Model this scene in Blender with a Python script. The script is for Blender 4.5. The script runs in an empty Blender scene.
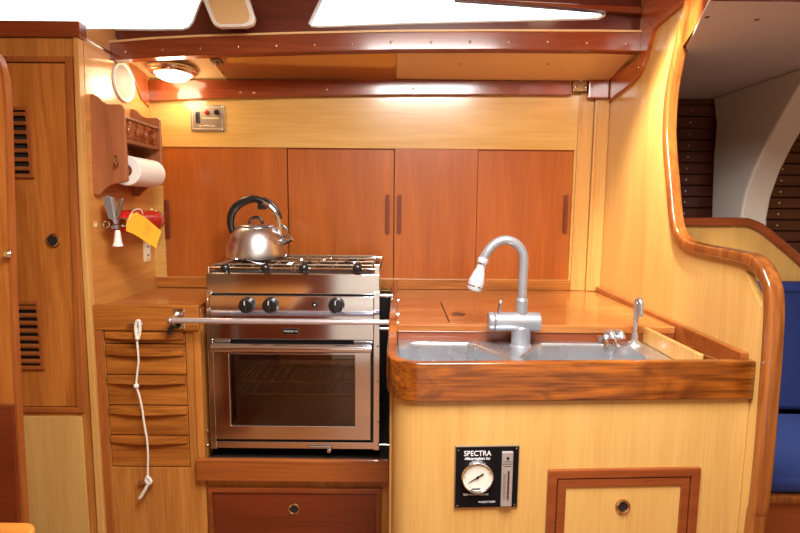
import bpy, bmesh, math, random
from mathutils import Vector, Matrix
from mathutils.geometry import tessellate_polygon
random.seed(4)
PI = math.pi
S = bpy.context.scene
COL = S.collection

# ------------------------------------------------------------------ camera
F = 510.0; TILT = math.radians(6.7); ROLL = math.radians(.5); CAM = Vector((0, 0, 1.25))
cd = bpy.data.cameras.new('camera'); cam = bpy.data.objects.new('camera', cd); COL.objects.link(cam)
cd.sensor_width = 36; cd.lens = F / 800 * 36; cd.clip_start = .02
cam.matrix_world = Matrix.Translation(CAM) @ Matrix.Rotation(PI/2 - TILT, 4, 'X') @ Matrix.Rotation(ROLL, 4, 'Z')
S.camera = cam

def ray(px, py):
    a = (px-400)/F; b = (266.5-py)/F
    cr, sr = math.cos(ROLL), math.sin(ROLL)
    x = a*cr - b*sr; u = a*sr + b*cr
    return Vector((x, math.cos(TILT)+u*math.sin(TILT), -math.sin(TILT)+u*math.cos(TILT)))
def at(px, py, X=None, Y=None, Z=None):
    """a measured point of the photograph, turned into metres on a known plane of the cabin"""
    d = ray(px, py)
    t = (X-CAM.x)/d.x if X is not None else ((Y-CAM.y)/d.y if Y is not None else (Z-CAM.z)/d.z)
    return CAM + d*t

# ------------------------------------------------------------------ materials
def lin(c):
    return tuple((v/255/12.92 if v/255 <= .04045 else ((v/255+.055)/1.055)**2.4) for v in c) + (1,)
def base_mat(name):
    m = bpy.data.materials.new(name); m.use_nodes = True
    return m, m.node_tree, m.node_tree.nodes['Principled BSDF']
def wood(name, c1, c2, axis='Z', rough=.32, fine=60, coarse=7, coat=.35, c3=None, bump=.04, spread=.14):
    m, nt, p = base_mat(name); N = nt.nodes; L = nt.links
    tc = N.new('ShaderNodeTexCoord')
    def noise(across, along, detail, dist):
        mp = N.new('ShaderNodeMapping'); s = [across]*3; s['XYZ'.index(axis)] = along
        mp.inputs['Scale'].default_value = s
        L.new(tc.outputs['Object'], mp.inputs['Vector'])
        n = N.new('ShaderNodeTexNoise'); n.inputs['Scale'].default_value = 1
        n.inputs['Detail'].default_value = detail; n.inputs['Distortion'].default_value = dist
        L.new(mp.outputs[0], n.inputs['Vector']); return n
    a = noise(coarse*2.2, coarse*.22, 5, 1.2); b = noise(fine*3, fine*.09, 4, .2)
    mx = N.new('ShaderNodeMix'); mx.data_type = 'FLOAT'; mx.inputs[0].default_value = .42
    L.new(a.outputs['Fac'], mx.inputs[2]); L.new(b.outputs['Fac'], mx.inputs[3])
    r = N.new('ShaderNodeValToRGB'); r.color_ramp.elements[0].position = .5-spread; r.color_ramp.elements[1].position = .5+spread
    r.color_ramp.elements[0].color = lin(c2); r.color_ramp.elements[1].color = lin(c1)
    L.new(mx.outputs[0], r.inputs[0]); out = r.outputs[0]
    if c3:
        n3 = noise(9, 4, 4, 1.5)
        r3 = N.new('ShaderNodeValToRGB'); r3.color_ramp.elements[0].position = .5; r3.color_ramp.elements[1].position = .72
        r3.color_ramp.elements[0].color = (0,0,0,1); r3.color_ramp.elements[1].color = (1,1,1,1)
        L.new(n3.outputs['Fac'], r3.inputs[0])
        m3 = N.new('ShaderNodeMix'); m3.data_type = 'RGBA'; L.new(r3.outputs[0], m3.inputs[0])
        L.new(out, m3.inputs[6]); m3.inputs[7].default_value = lin(c3); out = m3.outputs[2]
    L.new(out, p.inputs['Base Color'])
    p.inputs['Roughness'].default_value = rough
    p.inputs['Coat Weight'].default_value = coat; p.inputs['Coat Roughness'].default_value = .12
    if bump:
        bp = N.new('ShaderNodeBump'); bp.inputs['Strength'].default_value = bump; bp.inputs['Distance'].default_value = .002
        L.new(mx.outputs[0], bp.inputs['Height']); L.new(bp.outputs[0], p.inputs['Normal'])
    return m
def plain(name, c, rough=.5, metal=0, coat=0, var=.05, scale=30, stretch=None, emit=None, es=0, spec=None, rvar=0):
    m, nt, p = base_mat(name); N = nt.nodes; L = nt.links
    tc = N.new('ShaderNodeTexCoord'); mp = N.new('ShaderNodeMapping')
    mp.inputs['Scale'].default_value = stretch or (1, 1, 1)
    n = N.new('ShaderNodeTexNoise'); n.inputs['Scale'].default_value = scale; n.inputs['Detail'].default_value = 3
    L.new(tc.outputs['Object'], mp.inputs[0]); L.new(mp.outputs[0], n.inputs['Vector'])
    r = N.new('ShaderNodeValToRGB'); l = lin(c)
    r.color_ramp.elements[0].position = .3; r.color_ramp.elements[1].position = .7
    r.color_ramp.elements[0].color = tuple(max(0, v*(1-var)) for v in l[:3])+(1,)
    r.color_ramp.elements[1].color = tuple(min(1, v*(1+var)) for v in l[:3])+(1,)
    L.new(n.outputs['Fac'], r.inputs[0]); L.new(r.outputs[0], p.inputs['Base Color'])
    p.inputs['Roughness'].default_value = rough; p.inputs['Metallic'].default_value = metal
    p.inputs['Coat Weight'].default_value = coat
    if spec is not None: p.inputs['Specular IOR Level'].default_value = spec
    if rvar:
        mr = N.new('ShaderNodeMapRange'); mr.inputs[3].default_value = max(0, rough-rvar); mr.inputs[4].default_value = rough+rvar
        L.new(n.outputs['Fac'], mr.inputs[0]); L.new(mr.outputs[0], p.inputs['Roughness'])
    if emit: p.inputs['Emission Color'].default_value = lin(emit); p.inputs['Emission Strength'].default_value = es
    return m
def glassy(name, tint=(255,255,255), gloss=.1, rough=.02):
    m, nt, p = base_mat(name); N = nt.nodes; L = nt.links
    N.remove(p); o = N['Material Output']
    t = N.new('ShaderNodeBsdfTransparent'); t.inputs[0].default_value = lin(tint)
    g = N.new('ShaderNodeBsdfGlossy'); g.inputs['Roughness'].default_value = rough
    fr = N.new('ShaderNodeFresnel'); fr.inputs[0].default_value = 1.5
    ad = N.new('ShaderNodeMath'); ad.operation = 'MULTIPLY_ADD'; ad.inputs[1].default_value = 1; ad.inputs[2].default_value = gloss
    ad.use_clamp = True
    L.new(fr.outputs[0], ad.inputs[0])
    mx = N.new('ShaderNodeMixShader'); L.new(ad.outputs[0], mx.inputs[0]); L.new(t.outputs[0], mx.inputs[1]); L.new(g.outputs[0], mx.inputs[2])
    L.new(mx.outputs[0], o.inputs[0]); return m

M = dict(
    pale=wood('pale_ash_veneer', (214,172,102), (196,148,78), 'Z', .3, coat=.5, coarse=5, spread=.18),
    paleX=wood('pale_ash_veneer_across', (214,170,98), (196,148,74), 'X', .25, coat=.6, coarse=5),
    paleY=wood('pale_ash_veneer_fore', (216,154,80), (190,124,54), 'Y', .3, coat=.5, coarse=5),
    cherry=wood('cherry_door', (182,98,34), (142,66,18), 'Z', .3, coat=.45, coarse=4, spread=.2),
    mahog=wood('varnished_mahogany', (148,68,32), (114,46,18), 'X', .22, coat=.7, coarse=6),
    mahogZ=wood('varnished_mahogany_upright', (160,84,40), (130,58,24), 'Z', .22, coat=.7, coarse=6),
    mahogY=wood('varnished_mahogany_fore', (186,98,42), (150,66,24), 'Y', .22, coat=.7, coarse=6),
    dmahog=wood('dark_red_mahogany', (116,48,32), (88,32,22), 'X', .3, coat=.4, coarse=6),
    redtrim=wood('red_mahogany_trim', (142,72,32), (114,50,20), 'X', .3, coat=.5),
    redtrimZ=wood('red_mahogany_trim_upright', (142,72,32), (114,50,20), 'Z', .3, coat=.5),
    doorred=wood('red_brown_door', (120,50,22), (96,36,14), 'X', .32, coat=.4, coarse=4),
    teak=wood('golden_teak', (188,116,46), (128,68,20), 'X', .35, coat=.3, coarse=7),
    teakZ=wood('golden_teak_upright', (206,138,64), (176,106,42), 'Z', .35, coat=.3, coarse=6),
    locker=wood('locker_teak', (196,122,52), (154,84,28), 'Z', .35, coat=.25, coarse=9),
    lockertrim=wood('locker_trim_teak', (170,98,44), (140,72,28), 'Z', .35, coat=.3),
    lightpost=wood('light_ash_post', (216,166,96), (192,134,66), 'Z', .35, coat=.3, coarse=5),
    counter=wood('worktop_burl', (190,122,62), (154,90,42), 'X', .24, fine=22, coarse=11, coat=.6, c3=(160,82,28)),
    fiddle=wood('worn_mahogany_fiddle', (172,94,26), (76,30,8), 'X', .2, fine=50, coarse=9, coat=.7, c3=(70,26,10)),
    trimw=wood('laminated_edge_trim', (158,92,42), (108,56,22), 'Z', .2, fine=40, coarse=8, coat=.7),
    head=plain('pale_spray_plastic', (196,198,206), .35, .2, coat=.2, var=.02),
    bar=plain('satin_bar', (226,220,228), .22, .75, coat=.3, var=.02),
    railwood=wood('stove_rail_teak', (160,88,38), (122,60,22), 'X', .28, coat=.5),
    rack=wood('rack_mahogany', (178,112,70), (150,86,50), 'Z', .4, coat=.2),
    base=wood('base_teak_veneer', (196,132,62), (158,94,36), 'Z', .35, coat=.3, coarse=8),
    slat=wood('dark_hull_slats', (104,54,38), (74,34,24), 'X', .35, coat=.3),
    ceil=plain('cream_deck_liner', (222,184,130), .4, var=.04, scale=6),
    white=plain('white_painted_panel', (214,206,196), .5, var=.03, scale=5),
    coach=plain('white_cabin_top', (232,222,206), .6, var=.03),
    steel=plain('brushed_steel', (224,230,240), .10, 1, var=.05, scale=8, stretch=(1,20,60), rvar=.03),
    sinksteel=plain('satin_sink_steel', (206,210,216), .28, .88, var=.06, scale=10, rvar=.08),
    kettle=plain('polished_kettle_steel', (216,216,220), .3, 1, var=.03, scale=5, rvar=.04),
    chrome=plain('bright_chrome', (230,230,234), .06, 1, var=.02),
    satin=plain('satin_nickel_tap', (168,171,178), .34, .6, coat=.3, var=.04, scale=60),
    brass=plain('tarnished_brass', (134,104,70), .3, 1, var=.15, scale=80),
    bronze=plain('bronze_screw', (196,160,116), .25, 1, var=.1),
    black=plain('black_plastic', (22,22,24), .3, coat=.3, var=.1),
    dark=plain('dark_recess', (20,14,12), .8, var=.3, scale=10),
    iron=plain('black_burner_iron', (34,30,30), .5, var=.2),
    ovenin=plain('oven_enamel', (74,62,54), .3, var=.2),
    whiteplastic=plain('white_plastic', (236,234,228), .35, coat=.2, var=.02),
    paper=plain('white_paper_towel', (246,240,232), .9, var=.03, scale=90),
    red=plain('red_enamel', (196,26,22), .22, coat=.6, var=.05),
    yellow=plain('yellow_card_tag', (238,172,34), .6, var=.03),
    grey=plain('grey_metal_plate', (150,132,112), .35, .6, var=.05),
    grille=plain('grey_speaker_grille', (172,170,164), .6, .2, var=.08, scale=300),
    blue=plain('blue_canvas_cushion', (20,42,104), .85, var=.15, scale=200),
    rope=plain('white_rope', (222,214,200), .8, var=.1, scale=200),
    ink=plain('black_ink', (10,10,12), .6, spec=.15, var=.05),
    whiteink=plain('white_ink', (238,238,240), .5, var=.02),
    dial=plain('ivory_dial', (222,218,206), .5, var=.02),
    flow=plain('grey_flow_tube', (150,140,136), .3, coat=.3, var=.04),
    amber=plain('smoked_amber_panel', (204,150,90), .12, .6, var=.08, scale=5),
    dome=plain('lit_glass_dome', (255,240,215), .3, emit=(255,226,180), es=9),
    floorw=wood('teak_sole', (150,92,48), (118,66,30), 'X', .4),
    ivory=plain('ivory_outlet', (232,206,160), .4, var=.02),
    glass=glassy('window_glass'), ovenglass=glassy('smoked_oven_glass', (226,222,220), .05),
)

# ------------------------------------------------------------------ mesh kit
WM = {}
def wm(o): return WM.get(o.name, Matrix.Identity(4)) if o else Matrix.Identity(4)
class MB:
    def __init__(s, T=None): s.bm = bmesh.new(); s.T = T
    def _merge(s, b, bev=0, seg=2, smooth_angle=None):
        bmesh.ops.recalc_face_normals(b, faces=b.faces[:])
        if bev > 0:
            es = [e for e in b.edges if len(e.link_faces) == 2 and e.calc_face_angle(0) > math.radians(32)]
            bmesh.ops.bevel(b, geom=es, offset=bev, segments=seg, profile=.5, affect='EDGES', clamp_overlap=True)
        if s.T is not None: bmesh.ops.transform(b, matrix=s.T, verts=b.verts[:])
        me = bpy.data.meshes.new('t'); b.to_mesh(me); b.free(); s.bm.from_mesh(me); bpy.data.meshes.remove(me)
        return s
    def box(s, x0, x1, y0, y1, z0, z1, bev=.002, seg=2, rot=None):
        b = bmesh.new(); bmesh.ops.create_cube(b, size=1)
        c = Vector(((x0+x1)/2, (y0+y1)/2, (z0+z1)/2))
        for v in b.verts: v.co = Vector((v.co.x*abs(x1-x0), v.co.y*abs(y1-y0), v.co.z*abs(z1-z0)))
        if rot is not None: bmesh.ops.transform(b, matrix=rot.to_4x4(), verts=b.verts[:])
        for v in b.verts: v.co += c
        return s._merge(b, min(bev, .45*min(abs(x1-x0), abs(y1-y0), abs(z1-z0))), seg)
    def prism(s, pts, plane, a0, a1, bev=.002, holes=(), seg=2, slope=None):
        """2-D outline in plane XY, XZ or YZ, given thickness from a0 to a1 along the third axis"""
        def V(p, a):
            return {'XY': (p[0], p[1], a), 'XZ': (p[0], a, p[1]), 'YZ': (a, p[0], p[1])}[plane]
        b = bmesh.new()
        if holes:
            loops = [pts]+list(holes)
            vs = [b.verts.new(V(p, a0)) for lp in loops for p in lp]
            for tri in tessellate_polygon([[Vector((p[0], p[1], 0)) for p in lp] for lp in loops]):
                try: b.faces.new([vs[i] for i in tri])
                except ValueError: pass
        else:
            b.faces.new([b.verts.new(V(p, a0)) for p in pts])
        r = bmesh.ops.extrude_face_region(b, geom=b.faces[:])
        vec = Vector(V((0, 0), a1-a0))
        bmesh.ops.translate(b, vec=vec, verts=[g for g in r['geom'] if isinstance(g, bmesh.types.BMVert)])
        if slope:
            for v in b.verts:
                if v.co.z > 1.8: v.co.z = slope[1]+(v.co.y-slope[0])*slope[2]
        return s._merge(b, bev, seg)
    def tube(s, pts, r, n=12, closed=False, caps=True):
        pts = [Vector(p) for p in pts]; k = len(pts)
        rs = r if isinstance(r, (list, tuple)) else [r]*k
        b = bmesh.new(); rings = []; up = None
        for i, p in enumerate(pts):
            if closed: t = (pts[(i+1) % k]-pts[i-1]).normalized()
            else: t = (pts[min(i+1, k-1)]-pts[max(i-1, 0)]).normalized()
            if up is None:
                up = Vector((0, 0, 1)) if abs(t.z) < .9 else Vector((0, 1, 0))
            a = t.cross(up).normalized(); up = a.cross(t).normalized()
            rings.append([b.verts.new(p + (a*math.cos(q)+up*math.sin(q))*rs[i]) for q in [2*PI*j/n for j in range(n)]])
        for i in range(k if closed else k-1):
            A, B = rings[i], rings[(i+1) % k]
            for j in range(n): b.faces.new((A[j], A[(j+1) % n], B[(j+1) % n], B[j]))
        if caps and not closed: b.faces.new(rings[0][::-1]); b.faces.new(rings[-1])
        return s._merge(b)
    def lathe(s, prof, c, axis='Z', n=32, sx=1, sy=1):
        """profile of (radius, height) pairs turned round an axis through c"""
        b = bmesh.new(); rings = []
        ax = {'X': Matrix.Rotation(PI/2, 3, 'Y'), 'Y': Matrix.Rotation(PI/2, 3, 'X'), 'Z': Matrix.Identity(3)}[axis] if isinstance(axis, str) else axis
        c = Vector(c)
        for r, h in prof:
            if r < 1e-6: rings.append([b.verts.new(c + ax @ Vector((0, 0, h)))])
            else: rings.append([b.verts.new(c + ax @ Vector((r*math.cos(q)*sx, r*math.sin(q)*sy, h))) for q in [2*PI*j/n for j in range(n)]])
        for A, B in zip(rings, rings[1:]):
            for j in range(n):
                k = (j+1) % n
                if len(A) == 1 and len(B) == 1: continue
                if len(A) == 1: b.faces.new((A[0], B[k], B[j]))
                elif len(B) == 1: b.faces.new((A[j], A[k], B[0]))
                else: b.faces.new((A[j], A[k], B[k], B[j]))
        for e in (rings[0], rings[-1]):
            if len(e) > 2: b.faces.new(e)
        return s._merge(b)
    def ball(s, c, r, n=16):
        return s.lathe([(r*math.sin(PI*i/8), -r*math.cos(PI*i/8)) for i in range(9)], c, n=n)
    def text(s, body, h, loc, rx=PI/2, rz=0, depth=.0008, align='CENTER', shear=0, width=None):
        cu = bpy.data.curves.new('t', 'FONT'); cu.body = body; cu.size = h; cu.extrude = depth/2
        cu.align_x = align; cu.align_y = 'CENTER'; cu.shear = shear; cu.resolution_u = 3
        o = bpy.data.objects.new('t', cu); COL.objects.link(o)
        bpy.context.view_layer.update()
        me = bpy.data.meshes.new_from_object(o.evaluated_get(bpy.context.evaluated_depsgraph_get()))
        bpy.data.objects.remove(o); b = bmesh.new(); b.from_mesh(me); bpy.data.meshes.remove(me)
        if width:
            xs = [v.co.x for v in b.verts]; k = width/(max(xs)-min(xs))
            for v in b.verts: v.co.x *= k
        bmesh.ops.transform(b, matrix=Matrix.Translation(loc) @ Matrix.Rotation(rz, 4, 'Z') @ Matrix.Rotation(rx, 4, 'X'), verts=b.verts[:])
        return s._merge(b)
    def build(s, name, mat, parent=None, label=None, cat=None, group=None, kind=None):
        inv = wm(parent).inverted()
        origin = Vector((0, 0, 0))
        if parent is None:
            vs = [v.co for v in s.bm.verts]
            lo = Vector([min(v[i] for v in vs) for i in range(3)]); hi = Vector([max(v[i] for v in vs) for i in range(3)])
            origin = Vector(((lo.x+hi.x)/2, (lo.y+hi.y)/2, lo.z)); inv = Matrix.Translation(-origin)
        bmesh.ops.transform(s.bm, matrix=inv, verts=s.bm.verts[:])
        for f in s.bm.faces: f.smooth = True
        for e in s.bm.edges:
            e.smooth = not (len(e.link_faces) == 2 and (e.calc_face_angle(0) > math.radians(38) or (e.calc_face_angle(0) > math.radians(13) and max(e.link_faces[0].calc_area(), e.link_faces[1].calc_area()) > 5*min(e.link_faces[0].calc_area(), e.link_faces[1].calc_area()))))
        me = bpy.data.meshes.new(name); s.bm.to_mesh(me); s.bm.free()
        me.materials.append(M[mat] if isinstance(mat, str) else mat)
        o = bpy.data.objects.new(name, me); COL.objects.link(o)
        if parent: o.parent = parent; WM[o.name] = wm(parent)
        else: o.location = origin; WM[o.name] = Matrix.Translation(origin)
        if label: o['label'] = label
        if cat: o['category'] = cat
        if group: o['group'] = group
        if kind: o['kind'] = kind
        return o
def thing(name, label, cat, loc, rz=0, group=None, kind=None):
    o = bpy.data.objects.new(name, None); COL.objects.link(o); o.empty_display_size = .05
    o.location = loc; o.rotation_euler = (0, 0, rz)
    WM[o.name] = Matrix.Translation(loc) @ Matrix.Rotation(rz, 4, 'Z')
    if label: o['label'] = label
    if cat: o['category'] = cat
    if group: o['group'] = group
    if kind: o['kind'] = kind
    return o
def struct(name, mb, mat): return mb.build(name, mat, kind='structure')
def xz(pts, Y): return [(lambda v: (v.x, v.z))(at(x, y, Y=Y)) for x, y in pts]
def yz(pts, X): return [(lambda v: (v.y, v.z))(at(x, y, X=X)) for x, y in pts]
def arc(cx, cy, r, a0, a1, n=8, ry=None):
    return [(cx+r*math.cos(math.radians(a0+(a1-a0)*i/n)), cy+(ry or r)*math.sin(math.radians(a0+(a1-a0)*i/n))) for i in range(n+1)]
def rrect(x0, x1, y0, y1, r, n=6):
    return arc(x1-r, y1-r, r, 0, 90, n)+arc(x0+r, y1-r, r, 90, 180, n)+arc(x0+r, y0+r, r, 180, 270, n)+arc(x1-r, y0+r, r, 270, 360, n)
def smooth_path(pts, n=6):
    out = []; P = [Vector(p) for p in pts]
    for i in range(len(P)-1):
        a = P[max(i-1, 0)]; b = P[i]; c = P[i+1]; d = P[min(i+2, len(P)-1)]
        for k in range(n):
            t = k/n
            out.append(.5*((2*b)+(c-a)*t+(2*a-5*b+4*c-d)*t*t+(3*b-a-3*c+d)*t**3))
    out.append(P[-1]); return out
def screw(px, py, parent, X=None, Y=None, Z=None, r=.0045, mat='bronze', name='screw'):
    p = at(px, py, X=X, Y=Y, Z=Z)
    if Y is not None: ax = Matrix.Rotation(PI/2, 3, 'X')
    elif X is not None: ax = Matrix.Rotation(-PI/2 if X > 0 else PI/2, 3, 'Y')
    else: ax = Matrix.Rotation(PI, 3, 'X')
    return MB().lathe([(r, -.001), (r, .0008), (r*.75, .0018), (0, .0022)], p, ax, n=10).build(name, mat, parent)

LX = -1.0; RX = .815; BY = 2.07          # inner faces: left partition, right bulkhead, back
# ================================================================== SETTING
struct('floor', MB().box(-1.75, 2.3, -1.25, 2.4, -.05, 0, 0), 'floorw')
# coachroof with an open hatch above the cook
struct('ceiling', MB().prism([(-1.75, -1.25), (2.3, -1.25), (2.3, 1.86), (-1.75, 1.86)], 'XY', 2.06, 2.10, 0,
       holes=[[(-.2, .0), (.52, .0), (.52, .85), (-.2, .85)]]), 'coach')
struct('wall_front', MB().box(-1.75, 2.3, -1.3, -1.25, 0, 2.06, 0), 'coach')
struct('wall_left', MB().prism([(-1.3, 0), (2.4, 0), (2.4, 1.70), (1.86, 1.70), (1.86, 2.10), (-1.3, 2.10)], 'YZ', -1.8, -1.75, 0), 'pale')
struct('wall_right', MB().box(2.3, 2.35, -1.3, 2.4, 0, 2.10, 0), 'pale')

# deck underside over the galley and over the next cabin
CS = .19
def czf(y): return 1.738+(2.07-y)*CS
struct('ceiling', MB().prism([(1.80, czf(1.80)), (2.12, czf(2.12)), (2.12, czf(2.12)+.012), (1.80, czf(1.80)+.012)], 'YZ', -1.75, RX+.02, 0), 'ceil')
CT = Matrix.Translation((0, 2.07, 1.738)) @ Matrix.Rotation(-math.atan(CS), 4, 'X') @ Matrix.Translation((0, -2.07, 0))
def atc(px, py, off=0.0):
    """point on the sloping side-deck ceiling"""
    d = ray(px, py); t = (1.738-off+(2.07-CAM.y)*CS-CAM.z)/(d.z+d.y*CS); return CAM+d*t
CTi = CT.inverted()
def cl(px, py): v = CTi @ atc(px, py, .004); return v.x, v.y
# cabin trunk side with the long ports
TY = 1.83
wl = [(-60, 28), (150, 30), (183, 29.5), (189, 27.5), (193, 22), (202, 0), (210, -22), (-60, -22)]
wr = [(309, 24), (312, 26.5), (320, 27), (400, 24), (500, 21.5), (598, 19), (604, 16), (606, 12), (600, 8), (575, 5), (500, 1), (440, -4), (330, -8), (322, -4)]
lo = at(400, 33, Y=TY).z
tr = [(-1.75, 1.79), (.835, 1.79), (.835, 2.06), (-1.75, 2.06)]
struct('wall_back_upper', MB().prism(tr, 'XZ', TY, TY+.03, 0, holes=[[(a, min(b, 2.045)) for a, b in xz(w, TY)] for w in (wl, wr)]), 'dmahog')
for k, w in enumerate((wl, wr)):
    o = thing(f'window_{k+1}', None, None, (xz(w, TY)[0][0], TY, 1.8), kind='structure')
    c = [(a, min(b, 2.045)) for a, b in xz(w, TY)]
    xs = [p[0] for p in c]; zs = [p[1] for p in c]
    MB().prism([(min(xs)-.015, min(zs)-.015), (max(xs)+.015, min(zs)-.015), (max(xs)+.015, max(zs)+.015), (min(xs)-.015, max(zs)+.015)], 'XZ', TY+.034, TY+.038, 0).build('pane', 'glass', o)
    MB().tube([(a, TY-.001, b) for a, b in c], .0035, 8, closed=True).build('window_frame', 'whiteplastic', o)
# beams (deck shelf and carlin)
bt = [(104, 43), (150, 39.5), (200, 36.5), (300, 33.5), (400, 31.5), (500, 31), (600, 31.5), (643, 32.5)]
bb = [(104, 60.5), (150, 57.5), (200, 55), (300, 52), (400, 49.8), (500, 49.5), (600, 50), (643, 51.5)]
beam = struct('trim_1', MB().prism(xz(bt, 1.79)+xz(bb, 1.79)[::-1], 'XZ', 1.79, 1.832, .003), 'mahog')
for x, y in ((125, 51.5), (162, 50), (200, 48.5), (238, 47), (276, 46), (314, 45), (352, 44), (391, 42.5), (431, 42), (470, 42), (509, 42), (548, 42), (587, 43), (626, 43.5)):
    screw(x, y, beam, Y=1.79)
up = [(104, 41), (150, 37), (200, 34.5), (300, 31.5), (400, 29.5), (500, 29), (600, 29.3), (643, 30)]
struct('beam_highlight', MB().prism(xz(up, 1.785)+xz([(x, y+2.2) for x, y in up], 1.785)[::-1], 'XZ', 1.785, 1.832, .001), 'ceil')  # pale strip stands in for the highlight along the beam's top edge
kb = [(148, 101), (200, 98.5), (300, 96), (400, 94.5), (500, 94.5), (572, 95)]
kt = [(148, 80), (200, 80), (300, 80), (400, 79), (500, 80), (572, 81)]
shelf = struct('trim_3', MB().prism(xz(kt, 2.045)+xz(kb, 2.045)[::-1], 'XZ', 2.045, 2.075, .002), 'mahog')
for x, y in ((241, 92.5), (327, 89.5), (413, 88.5), (497, 88.5), (254, 92.5)): screw(x, y, shelf, Y=2.045)
# moulding along the top right of the trunk side
struct('trim_4', MB().prism(xz([(455, -4), (520, 1.5), (570, 4), (650, 7), (650, 14), (570, 7.5), (520, 3.5), (455, -1)], 1.8), 'XZ', 1.80, 1.83, .001), 'mahog')

# ceiling panels between the beams
pz = 1.757
FLc = Matrix.Rotation(PI, 3, 'X')
def cscrew(px, py, parent, r=.004, mat='bronze'):
    v = atc(px, py, .006)
    MB().lathe([(r, -.001), (r, .0008), (r*.75, .0018), (0, .0022)], v, FLc, n=10).build('screw', mat, parent)
amb = MB(CT).prism([cl(205, 52), cl(396, 46), cl(396, 79.5), cl(229, 82)], 'XY', -.006, .001, .001).build('ceiling_panel', 'amber', label='smoked amber glossy panel screwed to the ceiling above the stove', cat='panel')
for i in range(9): cscrew(233+i*20, 80.5-i*.1, amb)
for i in range(6): cscrew(236+i*28, 57.5-i*1.1, amb)
cscrew(222, 72, amb); cscrew(394, 67, amb); cscrew(392, 74, amb)
xl_ = cl(397, 79)[0]
cpo = MB(CT).prism([(xl_, 1.83), (.80, 1.83), (.80, 2.04), (xl_, 2.04)], 'XY', -.005, .001, .001).build('ceiling_panel', 'ceil', label='cream ceiling panel above the sink, right of the amber panel', cat='panel')
for x, y in ((461, 64), (548, 64), (418, 51.5), (512, 50.5)): cscrew(x, y, cpo, r=.0035, mat='brass')
v = cl(217, 60)
MB(CT).box(v[0]-.02, v[0]+.018, v[1]-.022, v[1]+.022, -.014, -.0062, .003).ball((v[0], v[1], -.017), .008).build('bracket', 'grey', label='small grey metal bracket at the left end of the amber ceiling panel', cat='bracket')

# back wall: pale frame round the sliding doors
op = xz([(161, 146.5), (574.5, 150), (571, 280), (164, 277.5)], BY)
wx0, wx1 = LX-.02, RX+.02
wb = struct('wall_back', MB().prism([(wx0, .0), (wx1, .0), (wx1, 1.74), (wx0, 1.74)], 'XZ', BY, BY+.02, .0, holes=[[op[0], op[1], (op[1][0], op[2][1]), (op[0][0], op[2][1])]]), 'paleX')
struct('wall_back_inner', MB().box(-1.75, 2.3, 2.36, 2.40, 0, 1.80, 0), 'dark')
zt, zb = op[0][1]+.01, op[2][1]-.006
edges = [(158, 288, 0, 'sliding door with its pull at the left, behind the fire extinguisher', 168),
         (288.6, 393.6, 1, 'sliding door behind the stove, second from the left', 387.5),
         (394.3, 476.2, 0, 'narrow sliding door, third from the left, pull on its left edge', 399.5),
         (476.9, 578, 1, 'rightmost sliding door above the sink worktop', 565)]
for x0, x1, lay, lab, hx in edges:
    a = at(x0, 215, Y=BY+.01).x; b = at(x1, 215, Y=BY+.01).x
    y0 = BY+.004+lay*.009
    t = thing('sliding_door', 'cherry wood '+lab, 'door', ((a+b)/2, y0, zb), group='sliding doors of the galley locker')
    MB().box(a, b, y0, y0+.009, zb, zt, .001).build('door_panel', 'cherry', t)
    h = at(hx, 214 if hx != 168 else 219, Y=y0); dz = .078
    MB().prism(rrect(h.x-.0075, h.x+.0075, h.z-dz, h.z+dz, .0074), 'XZ', y0-.014, y0+.001, .002).build('handle', 'doorred', t)
struct('wall_back_recess', MB().box(op[0][0]-.02, op[1][0]+.02, BY+.032, BY+.042, zb, zt, 0), 'dark')
# corner posts and rails
c0 = at(574, 200, Y=BY-.004).x
struct('bay_shade', MB().box(-.654, -.024, BY-.006, BY-.0002, .0, .905, 0), 'dark')  # near-black sheet stands in for the shade behind the stove
post = struct('trim_5', MB().box(c0+.002, at(588, 200, Y=BY).x, BY-.008, BY+.001, .915, 1.70, .001), 'lightpost')
struct('trim_6', MB().box(at(589, 200, Y=BY).x, RX, BY-.018, BY+.001, .915, 1.76, .003), 'lightpost')
rl = struct('trim_7', MB().box(LX+.005, c0+.001, BY-.008, BY+.001, .915, op[2][1]-.001, .001), 'teak')
hng = at(580, 88, Y=2.04)
t = thing('strap_fitting', 'weathered metal strap fitting where the rear beam meets the corner post', 'fitting', (hng.x, 2.045, 1.70))
MB().box(at(573, 88, Y=2.04).x, at(587, 88, Y=2.04).x, 2.036, 2.047, 1.697, 1.752, .003).build('plate', 'brass', t)
for dx, dz in ((-.02, .013), (.0, .04), (.02, .012)): MB().ball((hng.x+dx, 2.034, 1.70+dz), .007).build('bolt', 'steel', t)
MB().box(at(588, 88, Y=2.04).x, .800, 2.03, 2.05, 1.672, 1.756, .004).build('corner_cap', 'mahogZ', t)

# left partition (its face toward the cook) with a light front edge
pl = struct('wall_left_partition', MB().prism([(-1.03, 0), (LX, 0), (LX, 1.15), (LX+.018, 1.86), (-1.03, 1.86)], 'XZ', 1.645, 1.829, 0, slope=(1.645, 1.785, .33)).prism([(-1.03, 0), (LX, 0), (LX, 1.15), (LX+.0155, 1.778), (-1.03, 1.778)], 'XZ', 1.8292, 2.36, 0), 'paleY')
seam = [at(82, 37.5, X=LX+.016), at(110, 52.5, X=LX+.018)]
struct('trim_8', MB().tube([seam[0], seam[1]], .004, 6), 'dmahog')
lk = yz([(125, 64), (152, 82), (150, 110), (144, 106), (137, 99), (132, 86), (128, 72)], LX)
lk[0] = (lk[0][0], 1.757); lk[1] = (2.045, 1.757); lk[2] = (2.045, lk[2][1])
kn = MB().prism(lk, 'YZ', LX, LX+.018, .002).build('deck_knee', 'mahogZ', label='dark mahogany knee on the left wall beside the round speaker', cat='knee')
for x, y in ((134, 79), (147, 104), (156, 96)): screw(min(x, 149), y, kn, X=LX+.018)

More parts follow.
